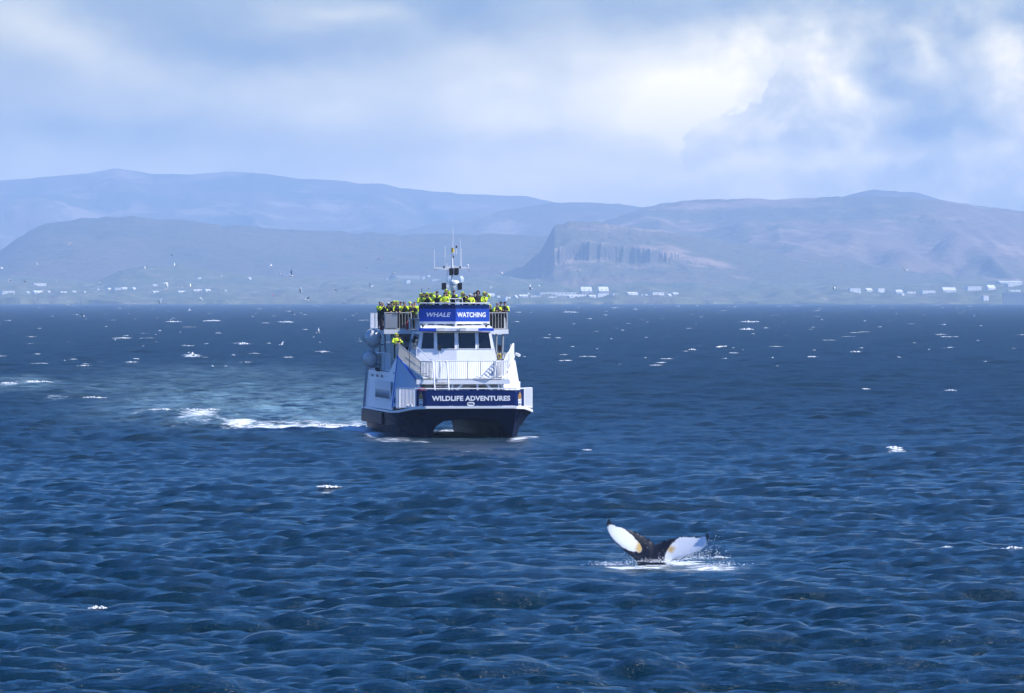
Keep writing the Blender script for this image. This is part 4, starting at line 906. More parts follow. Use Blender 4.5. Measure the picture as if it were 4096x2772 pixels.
PEOPLE = [
 (1520.4, 1205, 13.95, UP, 'shoot', 'yoke', 'hair', 'bare-headed dark-haired person at the far left end of the upper rail', GL, False, 20),
 (1530.5, 1211, 13.75, UP, 'shoot', 'yoke', 'blond', 'fair-haired person with raised hands, second from left at upper rail', GL, False, 10),
 (1552.5, 1209, 13.80, UP, 'shoot', 'black', 'cap', 'person in pale cap and black jacket aiming a camera at left upper rail', GL, False, 10, M['dark'], 'black camera held by the person in the pale cap at left rail'),
 (1567.7, 1202, 14.05, UP, 'lean', 'yellow', 'beanie', 'person in dark woolly hat and yellow jacket left of the tall hooded one', GL, False, -25),
 (1588.0, 1195, 13.80, UP, 'lean', 'yoke', 'hood', 'tallest person at the left rail, yellow hood up', GL, False, 5),
 (1577.5, 1201, 14.70, UP, 'lean', 'yellow', 'hood', 'yellow-hooded person half hidden behind the tall hooded one', GL, False, 15),
 (1602.5, 1201, 14.60, UP, 'lean', 'yellow', 'maroon', 'person in maroon hat behind the left rail, mostly hidden by neighbours', GL, False, 0),
 (1616.7, 1200, 13.85, UP, 'shoot', 'yoke', 'hair', 'bare-headed person with hands to face in the middle of the left rail', GL, True, 0),
 (1639.0, 1206, 13.95, UP, 'lean', 'yellow', 'yellowcap', 'person in a yellow cap at the left rail', GL, False, -8),
 (1650.5, 1214, 13.72, UP, 'shoot', 'black', 'hair', 'short dark-haired person in black in front of the yellow cap', GL, False, 5),
 (1660.0, 1200, 14.05, UP, 'folded', 'yellow', 'hair', 'dark-haired person in yellow next to the banner left edge', GL, False, -10),
 (1684.7, 1174, 9.45, FB, 'lean', 'yellow', 'hood', 'leftmost yellow-hooded person behind the banner', GT, False, 12),
 (1695.5, 1174, 10.3, FB, 'lean', 'black', 'darkhood', 'person in a black hood standing back behind the banner left end', GT, False, 0),
 (1707.6, 1172, 9.25, FB, 'shoot', 'yoke', 'hood', 'hooded person with camera at face behind the word WHALE', GT, True, 0, M['dark'], 'black camera held to the face behind the word WHALE'),
 (1722.5, 1173, 10.1, FB, 'lean', 'yellow', 'hood', 'hooded person peeping behind the one with the camera above WHALE', GT, False, -10),
 (1748.0, 1165, 9.15, FB, 'brow', 'yoke', 'beanie', 'person in sunglasses shading the eyes with one raised hand', GT, True, 10),
 (1779.0, 1170, 8.95, FB, 'lean', 'yellow', 'beanie', 'person in yellow leaning on the banner rail left of the mast', GT, True, -10),
 (1785.5, 1155, 10.6, FB, 'lean', 'yoke', 'hood', 'tall hooded person at the back just left of the mast foot', GT, False, 15),
 (1799.5, 1167, 10.9, FB, 'folded', 'yellow', 'hood', 'person in green-yellow bending in the back row at the mast', GT, False, 150),
 (1814.5, 1159, 9.35, FB, 'folded', 'yoke', 'maroon', 'person in maroon woolly hat in front of the mast', GT, False, 0),
 (1850.5, 1169, 9.15, FB, 'shoot', 'yoke', 'hood', 'hooded person aiming a camera above the word WATCHING', GT, False, 10, M['dark'], 'black camera held by the hooded person above WATCHING'),
 (1864.6, 1184, 8.98, FB, 'shoot', 'black', 'darkhood', 'small person in black holding a red camera behind the banner', GT, False, 0, M['red'], 'red camera held by the small person in black'),
 (1880.0, 1175, 9.05, FB, 'lean', 'yellow', 'cap', 'person in white cap and sunglasses leaning on the banner rail', GT, True, 0),
 (1898.5, 1170, 9.25, FB, 'folded', 'black', 'beanie', 'person all in black with black woolly hat behind the banner', GT, False, -15),
 (1911.5, 1163, 10.2, FB, 'lean', 'black', 'furhood', 'person in a brown fur hood in the back row at the right', GT, False, 0),
 (1937.5, 1169, 9.35, FB, 'brow_left', 'yellow', 'hood', 'rightmost person behind the banner, yellow hood, arm raised', GT, False, 15),
 (1958.0, 1219, 13.95, UP, 'lean', 'yoke', 'hood', 'hooded person half hidden by the right edge of the banner', GR, False, 0),
 (1988.5, 1212, 13.80, UP, 'folded', 'yoke', 'blond', 'fair-haired person with folded arms at the right upper rail', GR, True, 10),
 (2003.7, 1199, 14.65, UP, 'lean', 'yoke', 'beanie', 'tall person in dark hat standing behind two at the right rail', GR, False, 0),
 (2019.5, 1207, 13.85, UP, 'folded', 'yoke', 'beanie', 'rightmost person on the ferry, dark hat and yellow sleeves', GR, False, -10),
 (1586.0, 1334, 9.0, 5.09, 'lean', 'yellow', 'hood', 'yellow-hooded person on the mid deck above the blue wing', GM, False, 5),
 (1598.5, 1352, 8.75, 5.09, 'lean', 'yoke', 'blond', 'fair-haired person leaning beside the hooded one on the mid deck', GM, False, -15),
]
for p in PEOPLE: person(*p)

# ------------------------------------------------------------------ whale tail
def whale():
    Z6 = lambda X, Y: (((X - 1040) / 438.0), (812 - Y) / 438.0)          # metres right / up of the waterline
    # columns from the left tip to the right tip: (leading x,y) lower edge, (trailing x,y) upper edge, thickness, depth shift of the lower and upper edge
    cols = [((352, 160), (362, 143), .02, -.20, -.22), ((322, 225), (398, 205), .05, -.16, -.20), ((330, 310), (450, 252), .08, -.12, -.15), ((372, 405), (540, 276), .10, -.08, -.10), ((440, 490), (625, 303), .12, -.04, -.05),
            ((525, 565), (705, 335), .15, 0, 0), ((610, 640), (790, 372), .18, .03, .04), ((690, 705), (870, 410), .22, .05, .08), ((765, 775), (940, 450), .27, .06, .10), ((850, 960), (1000, 492), .33, .06, .10),
            ((940, 1200), (1040, 530), .36, .05, .08), ((1040, 1250), (1058, 545), .36, .05, .06), ((1120, 1180), (1085, 528), .36, .05, .08), ((1200, 960), (1150, 497), .33, .04, .10), ((1290, 775), (1250, 463), .26, .02, .10),
            ((1400, 742), (1370, 440), .21, -.02, .08), ((1505, 712), (1480, 424), .17, -.06, .05), ((1600, 680), (1580, 419), .14, -.10, .02), ((1690, 638), (1660, 427), .11, -.14, -.02), ((1770, 590), (1735, 430), .08, -.18, -.07),
            ((1825, 510), (1785, 402), .05, -.22, -.14), ((1856, 430), (1822, 368), .03, -.24, -.2), ((1850, 385), (1838, 352), .015, -.25, -.24)]
    C = []
    for a, b_, th, d0, d1 in cols: C.append(list(Z6(*a)) + list(Z6(*b_)) + [th, d0, d1])
    C = np.array(C); t = np.arange(len(C)); tf = np.linspace(0, len(C) - 1, 150)
    Cf = np.stack([np.interp(tf, t, C[:, i]) for i in range(7)], 1)
    ker = np.array([1, 3, 5, 3, 1.]); ker /= ker.sum()
    for i in range(7):
        pad_ = np.pad(Cf[:, i], 2, mode='edge'); Cf[:, i] = np.convolve(pad_, ker, 'valid')
    rg = np.random.default_rng(5); nt = len(tf); ser = rg.normal(size=nt) * .014; ser[:6] = 0; ser[-6:] = 0
    nv = 22; V = []; colr = []
    span = tf / (len(C) - 1)
    for side in (0, 1):
        for j in range(nv):
            f = j / (nv - 1)                      # 0 leading/lower, 1 trailing/upper
            x = Cf[:, 0] + (Cf[:, 2] - Cf[:, 0]) * f; z = Cf[:, 1] + (Cf[:, 3] - Cf[:, 1]) * f
            if f > .9: z = z + ser * (f - .9) * 10 * 1.6
            foil = math.sqrt(max(0, 1 - (2 * f - 1) ** 2)) * (1.15 - .75 * f)
            cen = np.exp(-((x - .0) / .33) ** 2)
            ridge_ = cen * math.sin(math.pi * min(1, f * 1.02)) * .10
            y = Cf[:, 5] + (Cf[:, 6] - Cf[:, 5]) * f + (-1 if side == 0 else 1) * (Cf[:, 4] * .32 * foil + ridge_) + z * .35 + .10 * np.abs(x) ** 1.5 * (-1)
            V.append(np.stack([x, y, z], -1))
            # pigment: 0 black, 1 white; second channel ochre film
            ax = np.abs(x + .02)
            wl = np.where(x < 0, smooth_(.30 + .55 * (f - .45) ** 2 * 3 + np.where(f > .5, (f - .5) * .55, (.5 - f) * .9) - .06, .24, ax), smooth_(.26 + np.where(f > .5, (f - .5) * .95, 0), .24, ax))
            tip = np.minimum(smooth_(.03, .07, span), smooth_(.05, .07, 1 - span))
            edge_ = smooth_(.0, .07, np.full_like(x, 1 - f)) * np.where(x < 0, smooth_(0, .04, np.full_like(x, f)), 1)
            w = wl * tip * edge_
            och = 0.95 * np.exp(-((x + .50) / .17) ** 2 - ((z - .52) / .24) ** 2) + 0.9 * np.exp(-((x - .56) / .18) ** 2 - ((z - .47) / .14) ** 2) + .4 * np.exp(-((x + .62) / .05) ** 2 - ((z - .80) / .05) ** 2)
            if side == 1: w = w * 0.0
            colr.append(np.stack([np.clip(w, 0, 1), np.clip(och, 0, 1), np.zeros_like(w), np.ones_like(w)], -1))
    V = np.concatenate(V); colr = np.concatenate(colr); faces = []
    for s_ in (0, 1):
        o = s_ * nv * nt
        for j in range(nv - 1):
            for i in range(nt - 1):
                q = (o + j * nt + i, o + j * nt + i + 1, o + (j + 1) * nt + i + 1, o + (j + 1) * nt + i); faces.append(q if s_ == 0 else q[::-1])
    me = bpy.data.meshes.new('whale'); me.from_pydata(V.tolist(), [], faces)
    at = me.color_attributes.new('pigment', 'FLOAT_COLOR', 'POINT'); at.data.foreach_set('color', colr.astype(np.float32).ravel())
    bm = bmesh.new(); bm.from_mesh(me); bmesh.ops.remove_doubles(bm, verts=bm.verts, dist=.002); bm.to_mesh(me); bm.free()
    me.polygons.foreach_set('use_smooth', [True] * len(me.polygons))
    m = bpy.data.materials.new('whale skin'); m.use_nodes = True; t_ = NT(m.node_tree); me.materials.append(m)
    tc = t_.n('ShaderNodeTexCoord'); at = t_.n('ShaderNodeAttribute', _attribute_name='pigment'); sp = t_.n('ShaderNodeSeparateColor'); t_.link(at.outputs['Color'], sp.inputs[0])
    mp = t_.n('ShaderNodeMapping'); t_.link(tc.outputs['Object'], mp.inputs[0]); mp.inputs['Scale'].default_value = (1.3, 1, .8); mp.inputs['Rotation'].default_value = (0, .5, 0)
    n1 = t_.noise(mp.outputs[0], 6.5, 6, .72); n2 = t_.noise(tc.outputs['Object'], 38, 4, .6)
    f = t_.smooth(t_.add(sp.outputs[0], t_.add(t_.mul(t_.sub(n1, .5), 2.3), t_.mul(t_.sub(n2, .5), .9))), .30, .70)
    white = t_.mix(t_.smooth(t_.add(sp.outputs[1], t_.mul(t_.sub(n1, .5), 1.4)), .10, 1.0), (0.74, 0.76, 0.78), (0.60, 0.40, 0.13))
    black = t_.mix(t_.smooth(n2, .66, .76), (0.008, 0.008, 0.011), (0.16, 0.16, 0.17))
    c = t_.mix(f, black, white); bp = t_.n('ShaderNodeBump', Strength=.35, Distance=.02, Height=n1)
    bs = t_.n('ShaderNodeBsdfPrincipled', Base__Color=c, Roughness=.28); t_.link(bp.outputs[0], bs.inputs['Normal']); out = t_.n('ShaderNodeOutputMaterial'); t_.link(bs.outputs[0], out.inputs[0])
    wx = (2340 + 1040 * .2668 - 2048) / F * 194.5
    o = link('whale', me, loc=(wx, 194.5, 0.02)); tag(o, 'humpback whale tail with white undersides raised above the sea', 'whale')
def smooth_(a, w, x): return smoothstep(a, a + w, x) if np.isscalar(a) else np.clip((x - a) / w, 0, 1) ** 2 * (3 - 2 * np.clip((x - a) / w, 0, 1))
whale()

# ------------------------------------------------------------------ foam lumps, splashes
M['foam'] = mat('sea foam', (0.60, 0.62, 0.62), 0.85, 0.2, var=0.10, scale=3)
def lump(V, Fc, c, rx, ry, rz, rg):
    b = len(V); n = 6
    for h, k in ((-.35, 1.0), (.25, .85), (.75, .5)):
        for i in range(n):
            a = 2 * math.pi * i / n + rg.uniform(-.3, .3); q = k * rg.uniform(.7, 1.2); V.append((c[0] + rx * q * math.cos(a), c[1] + ry * q * math.sin(a), c[2] + rz * h * rg.uniform(.7, 1.2)))
    V.append((c[0], c[1], c[2] + rz))
    for k in range(2):
        for i in range(n):
            j = (i + 1) % n; Fc.append((b + k * n + i, b + k * n + j, b + (k + 1) * n + j, b + (k + 1) * n + i))
    for i in range(n): Fc.append((b + 2 * n + i, b + 2 * n + (i + 1) % n, b + 3 * n))
def build_caps():
    rg = random.Random(19); caps = []
    for _ in range(340):
        u = rg.random(); py = 1221 + 250 * u ** 1.7; px = rg.uniform(-300, 4400)
        w = rg.choice((7, 9, 12, 14, 18, 22, 30, 44, 64)) * (.55 + .9 * (py - 1217) / 200) * rg.uniform(.6, 1.1); caps.append((px, py, min(w, 55), rg.uniform(1.4, 4.0) * (.7 + .5 * (py - 1217) / 150)))
    caps += [(150, 1531, 120, 10), (40, 1540, 70, 9), (480, 1357, 65, 8), (700, 1288, 60, 7), (850, 1285, 70, 7), (1130, 1290, 80, 9), (980, 1378, 40, 14), (2885, 1392, 45, 14), (2980, 1320, 55, 10), (2770, 1403, 30, 8), (3580, 1811, 60, 14), (3770, 1350, 50, 7), (3420, 1410, 40, 8), (1310, 1978, 90, 14), (380, 2414, 70, 16), (3460, 1570, 40, 8), (3800, 1560, 40, 8), (4050, 2225, 80, 12), (3120, 1985, 40, 7), (3790, 2230, 35, 8),
             (640, 1656, 90, 7), (730, 1656, 130, 12), (840, 1672, 80, 7), (1300, 1716, 100, 9), (1400, 1724, 120, 14), (1452, 1729, 50, 15), (2880, 2225, 60, 8), (370, 1600, 90, 8), (2340, 1805, 50, 6), (3000, 1290, 90, 8), (2270, 1250, 75, 6)]
    C = np.array([px_water(c[0], c[1]) for c in caps]); cellC = np.maximum(.17 * (C[:, 1] / 104) ** 1.25, .2)
    zs = []
    for k in np.linspace(-2.5, 2.5, 11): zs.append(sea_height(C[:, 0], C[:, 1] + k * np.maximum(cellC, .5), cellC)[0])
    kb = np.argmax(np.array(zs), 0); z = np.max(np.array(zs), 0); C[:, 1] += np.linspace(-2.5, 2.5, 11)[kb] * np.maximum(cellC, .5)
    V, Fc = [], []
    for (px, py, w, hpx), (x, y), zz in zip(caps, C, z):
        m = y / F; L = w * m; hh = hpx * m; n = max(3, min(26, int(w / 5))); slope = rg.uniform(-.06, .10)
        for i in range(n):
            f = (i + rg.uniform(-.4, .4)) / max(1, n - 1) - .5; e = 1 - abs(2 * f) ** 1.5 * .8
            if rg.random() < .14: continue
            lump(V, Fc, (x + f * L, y + rg.uniform(-.5, .5) * max(.4, hh), zz - hh * .05 + f * L * slope * .3), L / n * rg.uniform(.9, 1.9), hh * .8, hh * e * rg.uniform(.3, .75), rg)
    me = bpy.data.meshes.new('whitecaps'); me.from_pydata(V, [], Fc); me.materials.append(M['foam']); me.polygons.foreach_set('use_smooth', [True] * len(me.polygons)); o = link('whitecaps', me)
    tag(o, 'white breaking foam crests scattered over the sea', 'foam', kind='stuff')
    # spray of the whale and the ferry's bow
    V, Fc = [], []; D = 194.5
    def sprinkle(px, py, rx, ry, n, r0, r1, d, dd):
        for _ in range(n):
            q = px_at(px + rg.gauss(0, rx), py - abs(rg.gauss(0, ry)), d + rg.uniform(-dd, dd)); r = rg.uniform(r0, r1); lump(V, Fc, q, r, r, r, rg)
    sprinkle(2760, 2238, 60, 18, 420, .005, .015, D + .3, .5); sprinkle(2830, 2225, 30, 45, 80, .005, .014, D, .4); sprinkle(2460, 2262, 50, 7, 300, .006, .018, D, .5); sprinkle(2530, 2250, 25, 25, 60, .004, .009, D, .3)
    sprinkle(2650, 2250, 60, 8, 300, .006, .018, D - .4, .5); sprinkle(2890, 2262, 40, 8, 120, .006, .016, D - .6, .6)
    me = bpy.data.meshes.new('spray'); me.from_pydata(V, [], Fc); me.materials.append(mat('spray water', (0.86, 0.88, 0.90), 0.6, 0.4)); me.polygons.foreach_set('use_smooth', [True] * len(me.polygons)); o = link('spray', me)
    tag(o, 'white spray drops flung up round the whale tail', 'spray', kind='stuff')
build_caps()

# ------------------------------------------------------------------ gulls
M['gull'] = mat('white feathers', (0.80, 0.80, 0.79), 0.8, var=0.05); M['gullgrey'] = mat('grey wing feathers', (0.42, 0.43, 0.45), 0.8); M['gulldark'] = mat('brown feathers', (0.48, 0.46, 0.45), 0.85)
def gull_parts(lift, tipdrop, dark):
    wm = M['gulldark'] if dark else M['gullgrey']; bmn = M['gulldark'] if dark else M['gull']
    b = MB(); b.lathe((0, 0, 0), [(.004, -.30), (.018, -.27), (.045, -.22), (.052, -.17), (.075, -.06), (.078, .04), (.05, .15), (.02, .24)], 10, 'y'); body = b.mesh('body', bmn, True)
    b = MB(); b.prism([(-.02, .2, 0), (.02, .2, 0), (.09, .38, 0), (-.09, .38, 0)], (0, 0, .012)); tail = b.mesh('tail', bmn)
    ws = []
    for s_ in (-1, 1):
        b = MB(); z1 = .30 * lift; z2 = z1 + .36 * (lift - tipdrop)
        A = [(s_ * .05, -.10, .03), (s_ * .30, -.16, z1), (s_ * .66, .02, z2)]; B = [(s_ * .05, .10, .02), (s_ * .30, .06, z1), (s_ * .66, .05, z2)]
        for i in range(2):
            t0, t1 = .022 - .008 * i, .014 - .009 * i
            q = [Vector(A[i]), Vector(A[i + 1]), Vector(B[i + 1]), Vector(B[i])]
            up = [q[0] + Vector((0, 0, t0)), q[1] + Vector((0, 0, t1)), q[2] + Vector((0, 0, t1 * .5)), q[3] + Vector((0, 0, t0 * .5))]
            for f in (q, up[::-1], [q[0], q[1], up[1], up[0]], [q[1], q[2], up[2], up[1]], [q[2], q[3], up[3], up[2]], [q[3], q[0], up[0], up[3]]): b.poly(f)
        ws.append(b.mesh('wing', wm if dark or lift < .3 else M['gull']))
    b = MB(); b.tube((0, -.29, -.003), (0, -.345, -.012), .012, 6, .004); beak = b.mesh('beak', M['yellow'])
    return body, tail, ws, beak
GULL = [gull_parts(1.1, .3, False), gull_parts(.15, .7, False), gull_parts(.5, .1, False), gull_parts(.25, .5, True), gull_parts(-.4, 0, False)]
def gull(px, py, span, pose, yaw, bank, label, group):
    body, tail, ws, beak = GULL[pose]; d = max(330, min(1500, F * 1.25 / span)); root = empty('gull', px_at(px, py, d)); root.rotation_euler = (R(rnd.uniform(-8, 12)), R(bank), R(yaw)); tag(root, label, 'gull', group)
    link('body', body, root); link('tail', tail, root); link('wing', ws[0], root); link('wing', ws[1], root); link('beak', beak, root)
G1 = [(22, 398, 1), (85, 497, 1.1), (240, 447, .8), (227, 513, -1), (340, 357, .6), (575, 320, .6), (638, 168, -.9), (512, 512, .8), (397, 590, .9), (315, 685, 1), (610, 728, .9), (852, 620, 1.1), (905, 525, 1), (1078, 657, .8), (1510, 528, 1.4), (1512, 582, -.8), (1585, 370, .6), (1560, 273, -.7), (1418, 467, .7), (1320, 395, .7), (1450, 708, 1.2), (1665, 565, .6), (1732, 563, .9), (1648, 612, .7), (1822, 665, 1), (2010, 465, .8)]
G2 = [(245, 193, 1), (345, 282, .7), (480, 300, 1.5), (432, 340, -1.2), (590, 488, 1.3), (662, 580, 1.4), (980, 450, 1.2), (1365, 200, .7), (1490, 105, -1.2), (1685, 265, 1.3), (1400, 430, 1), (1715, 368, -.8), (2072, 445, -1.4)]
G3 = [(875, 70, 1), (550, 200, .8), (470, 225, 1.2), (135, 215, .6), (450, 260, .7), (225, 85, .9), (1955, 213, -.8)]
G4 = [(710, 222, 1.1), (1315, 67, 1.1), (775, 40, -.8)]
GW = [(1635, 260, 1.3), (2090, 240, 1.3), (1580, 375, 1.1), (480, 95, 1.4), (1705, 85, 1.2), (1125, 322, 1.6), (850, 355, .9), (1850, 190, 1.1), (2540, 205, 1.0), (1100, 60, 1.0)]
def flock(L, fx, fy, label_w, label_d, group):
    for X, Y, k in L:
        dark = k < 0; sp = 28 * abs(k); px, py = fx(X), fy(Y)
        gull(px, py, sp, 3 if dark else rnd.choice((0, 1, 2, 2, 4)), rnd.uniform(-130, 130), rnd.uniform(-35, 35), label_d if dark else label_w, group + (' (dark)' if dark else ''))
flock(G1, lambda X: .4406 * X, lambda Y: 900 + .4406 * Y, 'small white gull flying before the left shore and hill', 'small dark gull flying before the left shore and hill', 'gulls before the left shore')
flock(G2, lambda X: 1000 + .3442 * X, lambda Y: 1000 + .3442 * Y, 'white gull flying above the horizon just left of the ferry', 'dark gull flying above the horizon just left of the ferry', 'gulls left of the ferry')
flock(G3, lambda X: 1900 + .4733 * X, lambda Y: 1050 + .4733 * Y, 'small white gull flying just right of the ferry mast', 'small dark gull flying right of the ferry', 'gulls right of the ferry')
flock(G4, lambda X: 3000 + .4716 * X, lambda Y: 1050 + .4716 * Y, 'small white gull flying before the far right hill', 'small dark gull flying before the far right hill', 'gulls before the right hill')
flock(GW, lambda X: .6885 * X, lambda Y: 1200 + .6885 * Y, 'white gull flying low over the open sea left of the ferry', 'dark gull low over the sea', 'gulls low over the sea')

# ------------------------------------------------------------------ buildings on the far shore
M['bwhite'] = mat('white render', (0.70, 0.69, 0.67), 0.7, var=0.05, scale=.1); M['bgrey'] = mat('pale concrete', (0.30, 0.30, 0.30), 0.8, scale=.1); M['broof'] = mat('pale roof', (0.70, 0.69, 0.68), 0.6, scale=.1); M['bwin'] = mat('far window', (0.10, 0.12, 0.15), 0.3); M['bred'] = mat('red paint', (0.50, 0.06, 0.04), 0.6)
from mathutils.bvhtree import BVHTree
_dg = None
LAND = []
for nm in ('shore', 'green_foothill', 'cliff_hill', 'left_hill', 'right_hill'):
    me_ = bpy.data.objects[nm].data; LAND.append(BVHTree.FromPolygons([v.co for v in me_.vertices], [p.vertices for p in me_.polygons]))
def ground_distance(px, py, d):
    o = Vector((0, 0, H)); q = (Vector(px_at(px, py, 10000.0)) - o).normalized(); best = None
    for t_ in LAND:
        h = t_.ray_cast(o, q)
        if h[0] is not None and (best is None or h[0].y < best): best = h[0].y
    return min(best, 13500) + 2 if best else d
def building(x0, x1, y0, y1, d, label, group, kind='gable', m='bwhite', name='building'):
    d = ground_distance((x0 + x1) / 2, y1, d)
    X0, _, Z1 = px_at(x0, y0, d); X1, _, Z0 = px_at(x1, y1, d); w = max(4, X1 - X0); h = max(2.5, Z1 - Z0); dep = min(28, max(9, w * .4)); cx = (X0 + X1) / 2; yaw = 0 if name == 'industrial_hall' else rnd.uniform(18, 42); w = max(4, w * .96 - dep * math.sin(R(yaw)) * .5); wf = .42 if kind == 'gable' else .8
    root = empty(name, (cx, d, Z0), R(yaw)); tag(root, label, name.replace('_', ' '), group)
    b = MB(); b.box((0, 0, (h * wf - 5) / 2), (w, dep, h * wf + 5)); wall = b.build('wall', M[m], root)
    b = MB(); z = h * wf
    if kind == 'gable': b.prism([(-w / 2 - .4, -dep / 2 - .4, z), (-w / 2 - .4, dep / 2 + .4, z), (-w / 2 - .4, 0, h + .6)], (w + .8, 0, 0))
    else: b.box((0, 0, (z + h) / 2 + .02), (w + .5, dep + .5, h - z))
    b.build('roof', M['broof'] if kind == 'gable' else M[m], root)
    n = int(min(10, w / 7)); wm = MB(); wm.box((0, 0, 0), (2.2, .12, 1.4)); wme = wm.mesh('window', M['bwin'])
    fl = max(1, int(h / 4)) if name == 'apartment_tower' else 1
    for k in range(n):
        for q in range(fl): link('window', wme, root, loc=(-w / 2 + w * (k + .5) / n, -dep / 2 - .05, 1.6 + q * (h * .78 / fl)))
BL = [(0, 135, 598, 622), (230, 268, 604, 618), (283, 395, 598, 618), (430, 455, 600, 615), (525, 608, 603, 614), (645, 690, 600, 612), (275, 425, 528, 552), (1030, 1100, 568, 590), (1102, 1155, 568, 588), (1195, 1232, 568, 592), (1380, 1430, 543, 556), (1370, 1445, 604, 615), (1750, 1838, 588, 605), (1855, 1912, 585, 605), (965, 1010, 573, 592), (2030, 2050, 586, 600), (1775, 1825, 475, 488), (1595, 1705, 605, 613), (865, 895, 578, 592), (745, 775, 602, 612), (2250, 2278, 478, 498)]
for i, (a, b_, c, d_) in enumerate(BL):
    dd = 9350 + 2000 * max(.1, (1217 - (900 + .4406 * d_) - 8) / 75.0); dd = min(dd, 10450)
    lab = {0: 'long white shed at the far left end of the far shore', 6: 'white house with a broad pale roof uphill behind the left shore', 2: 'second long white shed from the left end of the far shore'}.get(i, 'low white building in the village on the left far shore')
    building(.4406 * a, .4406 * b_, 900 + .4406 * c, 900 + .4406 * d_, dd, lab, None if i in (0, 2, 6) else 'left shore village', rnd.choice(('gable', 'flat')))
for i, (a, b_, c, d_) in enumerate([(1610, 1985, 296, 330), (1990, 2032, 308, 342), (1800, 1860, 352, 390), (1570, 1600, 330, 348), (2100, 2210, 338, 356), (2040, 2085, 290, 312), (2275, 2330, 308, 330)]):
    building(1000 + .3442 * a, 1000 + .3442 * b_, 1000 + .3442 * c, 1000 + .3442 * d_, 10400, ('long pale grey block on the slope left of the ferry mast', 'small bright white block at the right end of the long grey block', 'pale white house just below the long grey block', 'tiny white house left of the long grey block', 'long low white building directly left of the ferry mast', 'small white house above the long low building by the mast', 'white building behind the ferry mast')[i], None, 'flat', 'bgrey' if i == 0 else 'bwhite')
building(1837, 1854, 1105, 1128, 10400, 'white arched building just right of the ferry mast', None, 'gable')
BR = [(100, 168, 264, 281), (165, 210, 281, 295), (232, 300, 289, 310), (325, 358, 279, 300), (362, 450, 274, 292), (455, 555, 277, 292), (500, 860, 252, 272), (590, 720, 287, 298), (750, 950, 268, 282), (770, 910, 283, 293), (945, 1025, 276, 292), (1010, 1135, 262, 290), (1145, 1208, 264, 275), (1265, 1385, 253, 272), (1388, 1412, 268, 280), (1455, 1605, 252, 270), (1615, 1660, 268, 284), (1660, 1720, 256, 272), (1425, 1450, 268, 279)]
for i, (a, b_, c, d_) in enumerate(BR):
    lab = {6: 'longest white hall on the shore right of the ferry', 11: 'white hall at the foot of the right-hand apartment tower', 15: 'long white hall right of the two towers, second largest'}.get(i, 'low white building in the settlement right of the ferry')
    dd = min(10500, 9350 + 2000 * max(.1, (1217 - (1050 + .4733 * d_) - 8) / 75.0)); building(1900 + .4733 * a, 1900 + .4733 * b_, 1050 + .4733 * c, 1050 + .4733 * d_, dd, lab, None if i in (6, 11, 15) else 'right shore settlement', 'flat' if i in (6, 8, 15) else rnd.choice(('gable', 'flat')))
for a, b_, w in ((885, 990, 'left'), (1032, 1132, 'right')): building(1900 + .4733 * a, 1900 + .4733 * b_, 1050 + .4733 * 208, 1050 + .4733 * 268, 10420, 'pale apartment tower, the %s-hand one of two behind the halls' % w, None, 'gable', 'bgrey', 'apartment_tower')
BF = [(828, 940, 218, 250), (965, 1040, 220, 245), (1055, 1145, 220, 250), (1225, 1295, 233, 260), (1260, 1305, 262, 275), (1300, 1410, 247, 262), (1430, 1575, 238, 262), (1615, 1750, 213, 252), (1820, 1965, 203, 240), (1985, 2090, 193, 232), (2070, 2320, 158, 176), (2155, 2310, 178, 205), (2150, 2300, 233, 246), (1960, 2022, 283, 325)]
for i, (a, b_, c, d_) in enumerate(BF):
    lab = {0: 'leftmost white block of the row on the far right shore', 10: 'long white block highest up at the right picture edge', 13: 'small white block near the waterline left of the big hall', 7: 'large white block in the middle of the right-hand row'}.get(i, 'white block in the row of buildings on the far right shore')
    building(3000 + .4716 * a, 3000 + .4716 * b_, 1050 + .4716 * c, 1050 + .4716 * d_, 10450 if i < 13 else 9700, lab, None if i in (0, 10, 13, 7) else 'right shore row', rnd.choice(('flat', 'gable')))
building(3000 + .4716 * 2140, 4140, 1050 + .4716 * 255, 1214, 9600, 'big pale grey industrial hall at the waterline on the right edge', None, 'flat', 'bgrey', 'industrial_hall')
root = empty('beacon', px_at(1091, 1198, 9700)); tag(root, 'small red and white beacon tower on the low shore', 'beacon'); b = MB(); b.lathe((0, 0, 0), [(2.2, -14), (2.2, 0), (1.8, 4)], 10); b.build('tower', M['bwhite'], root); b = MB(); b.lathe((0, 0, 0), [(2.0, 4.02), (1.9, 8), (.4, 10)], 10); b.build('lantern', M['bred'], root)

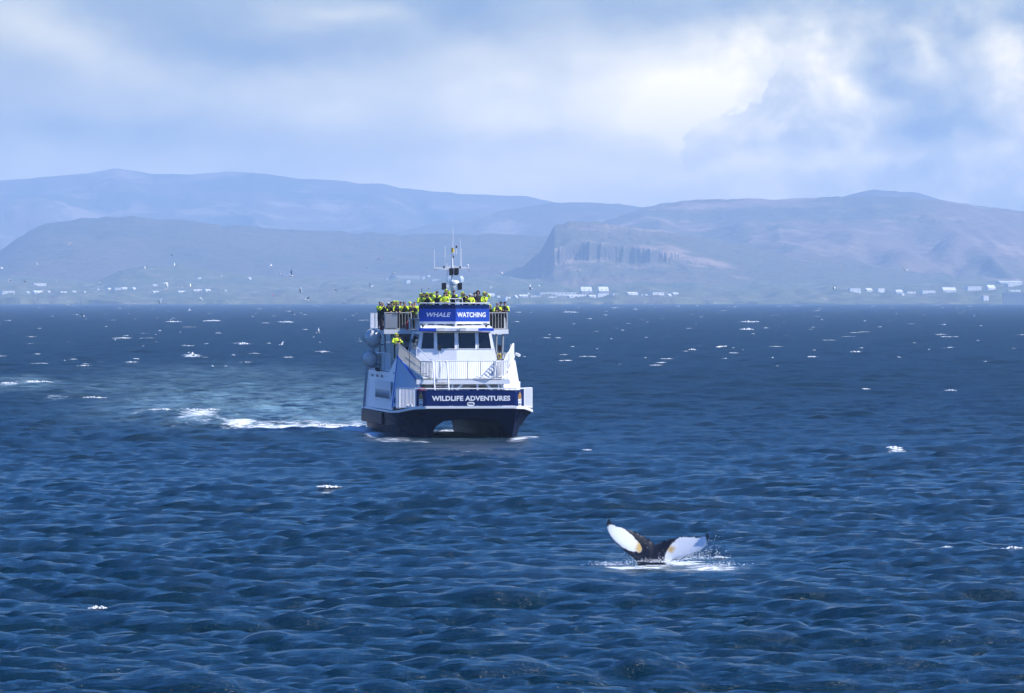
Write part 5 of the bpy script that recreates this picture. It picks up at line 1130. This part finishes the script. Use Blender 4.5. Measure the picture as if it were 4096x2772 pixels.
# labels for look-alikes: their place in the row, counted from the left
ORD = 'first second third fourth fifth sixth seventh eighth ninth tenth eleventh twelfth thirteenth fourteenth fifteenth sixteenth seventeenth eighteenth nineteenth twentieth twenty-first twenty-second twenty-third twenty-fourth twenty-fifth'.split()
def rank(label, fmt):
    L = sorted((o for o in sc.objects if o.get('label') == label), key=lambda o: o.location.x / o.location.y)
    for k, o in enumerate(L): o['label'] = fmt % ORD[min(k, 24)]
rank('low white building in the settlement right of the ferry', 'low white building, %s from left in the settlement right of the ferry')
rank('low white building in the village on the left far shore', 'low white building, %s from left in the village on the left shore')
rank('white block in the row of buildings on the far right shore', 'white block, %s from left among the plain ones on the right shore')
rank('small white gull flying before the left shore and hill', 'small white gull before the left shore, %s from left')
rank('small dark gull flying before the left shore and hill', 'small dark gull before the left shore, %s from left')
rank('white gull flying low over the open sea left of the ferry', 'white gull low over the open sea left of the ferry, %s from left')
rank('white gull flying above the horizon just left of the ferry', 'white gull above the horizon left of the ferry, %s from left')
rank('dark gull flying above the horizon just left of the ferry', 'dark gull above the horizon left of the ferry, %s from left')
rank('small white gull flying just right of the ferry mast', 'small white gull right of the ferry mast, %s from left')
rank('small white gull flying before the far right hill', 'small white gull before the far right hill, %s from left')

# ------------------------------------------------------------------ haze over the bay
def build_haze():
    b = MB(); x0, x1, y0, y1, z0, z1 = -16000, 16000, -3000, 24500, -3.2, 560
    b.box(((x0 + x1) / 2, (y0 + y1) / 2, (z0 + z1) / 2), (x1 - x0, y1 - y0, z1 - z0))
    m = bpy.data.materials.new('haze'); m.use_nodes = True; t = NT(m.node_tree)
    v = t.n('ShaderNodeVolumePrincipled', Density=HAZE_D); v.inputs['Color'].default_value = HAZE_C; v.inputs['Anisotropy'].default_value = 0.0
    out = t.n('ShaderNodeOutputMaterial'); t.link(v.outputs[0], out.inputs['Volume'])
    tag(b.build('haze', m), kind='stuff')
HAZE_D = 8.3e-5; HAZE_C = (0.48, 0.685, 0.94, 1)
build_haze()
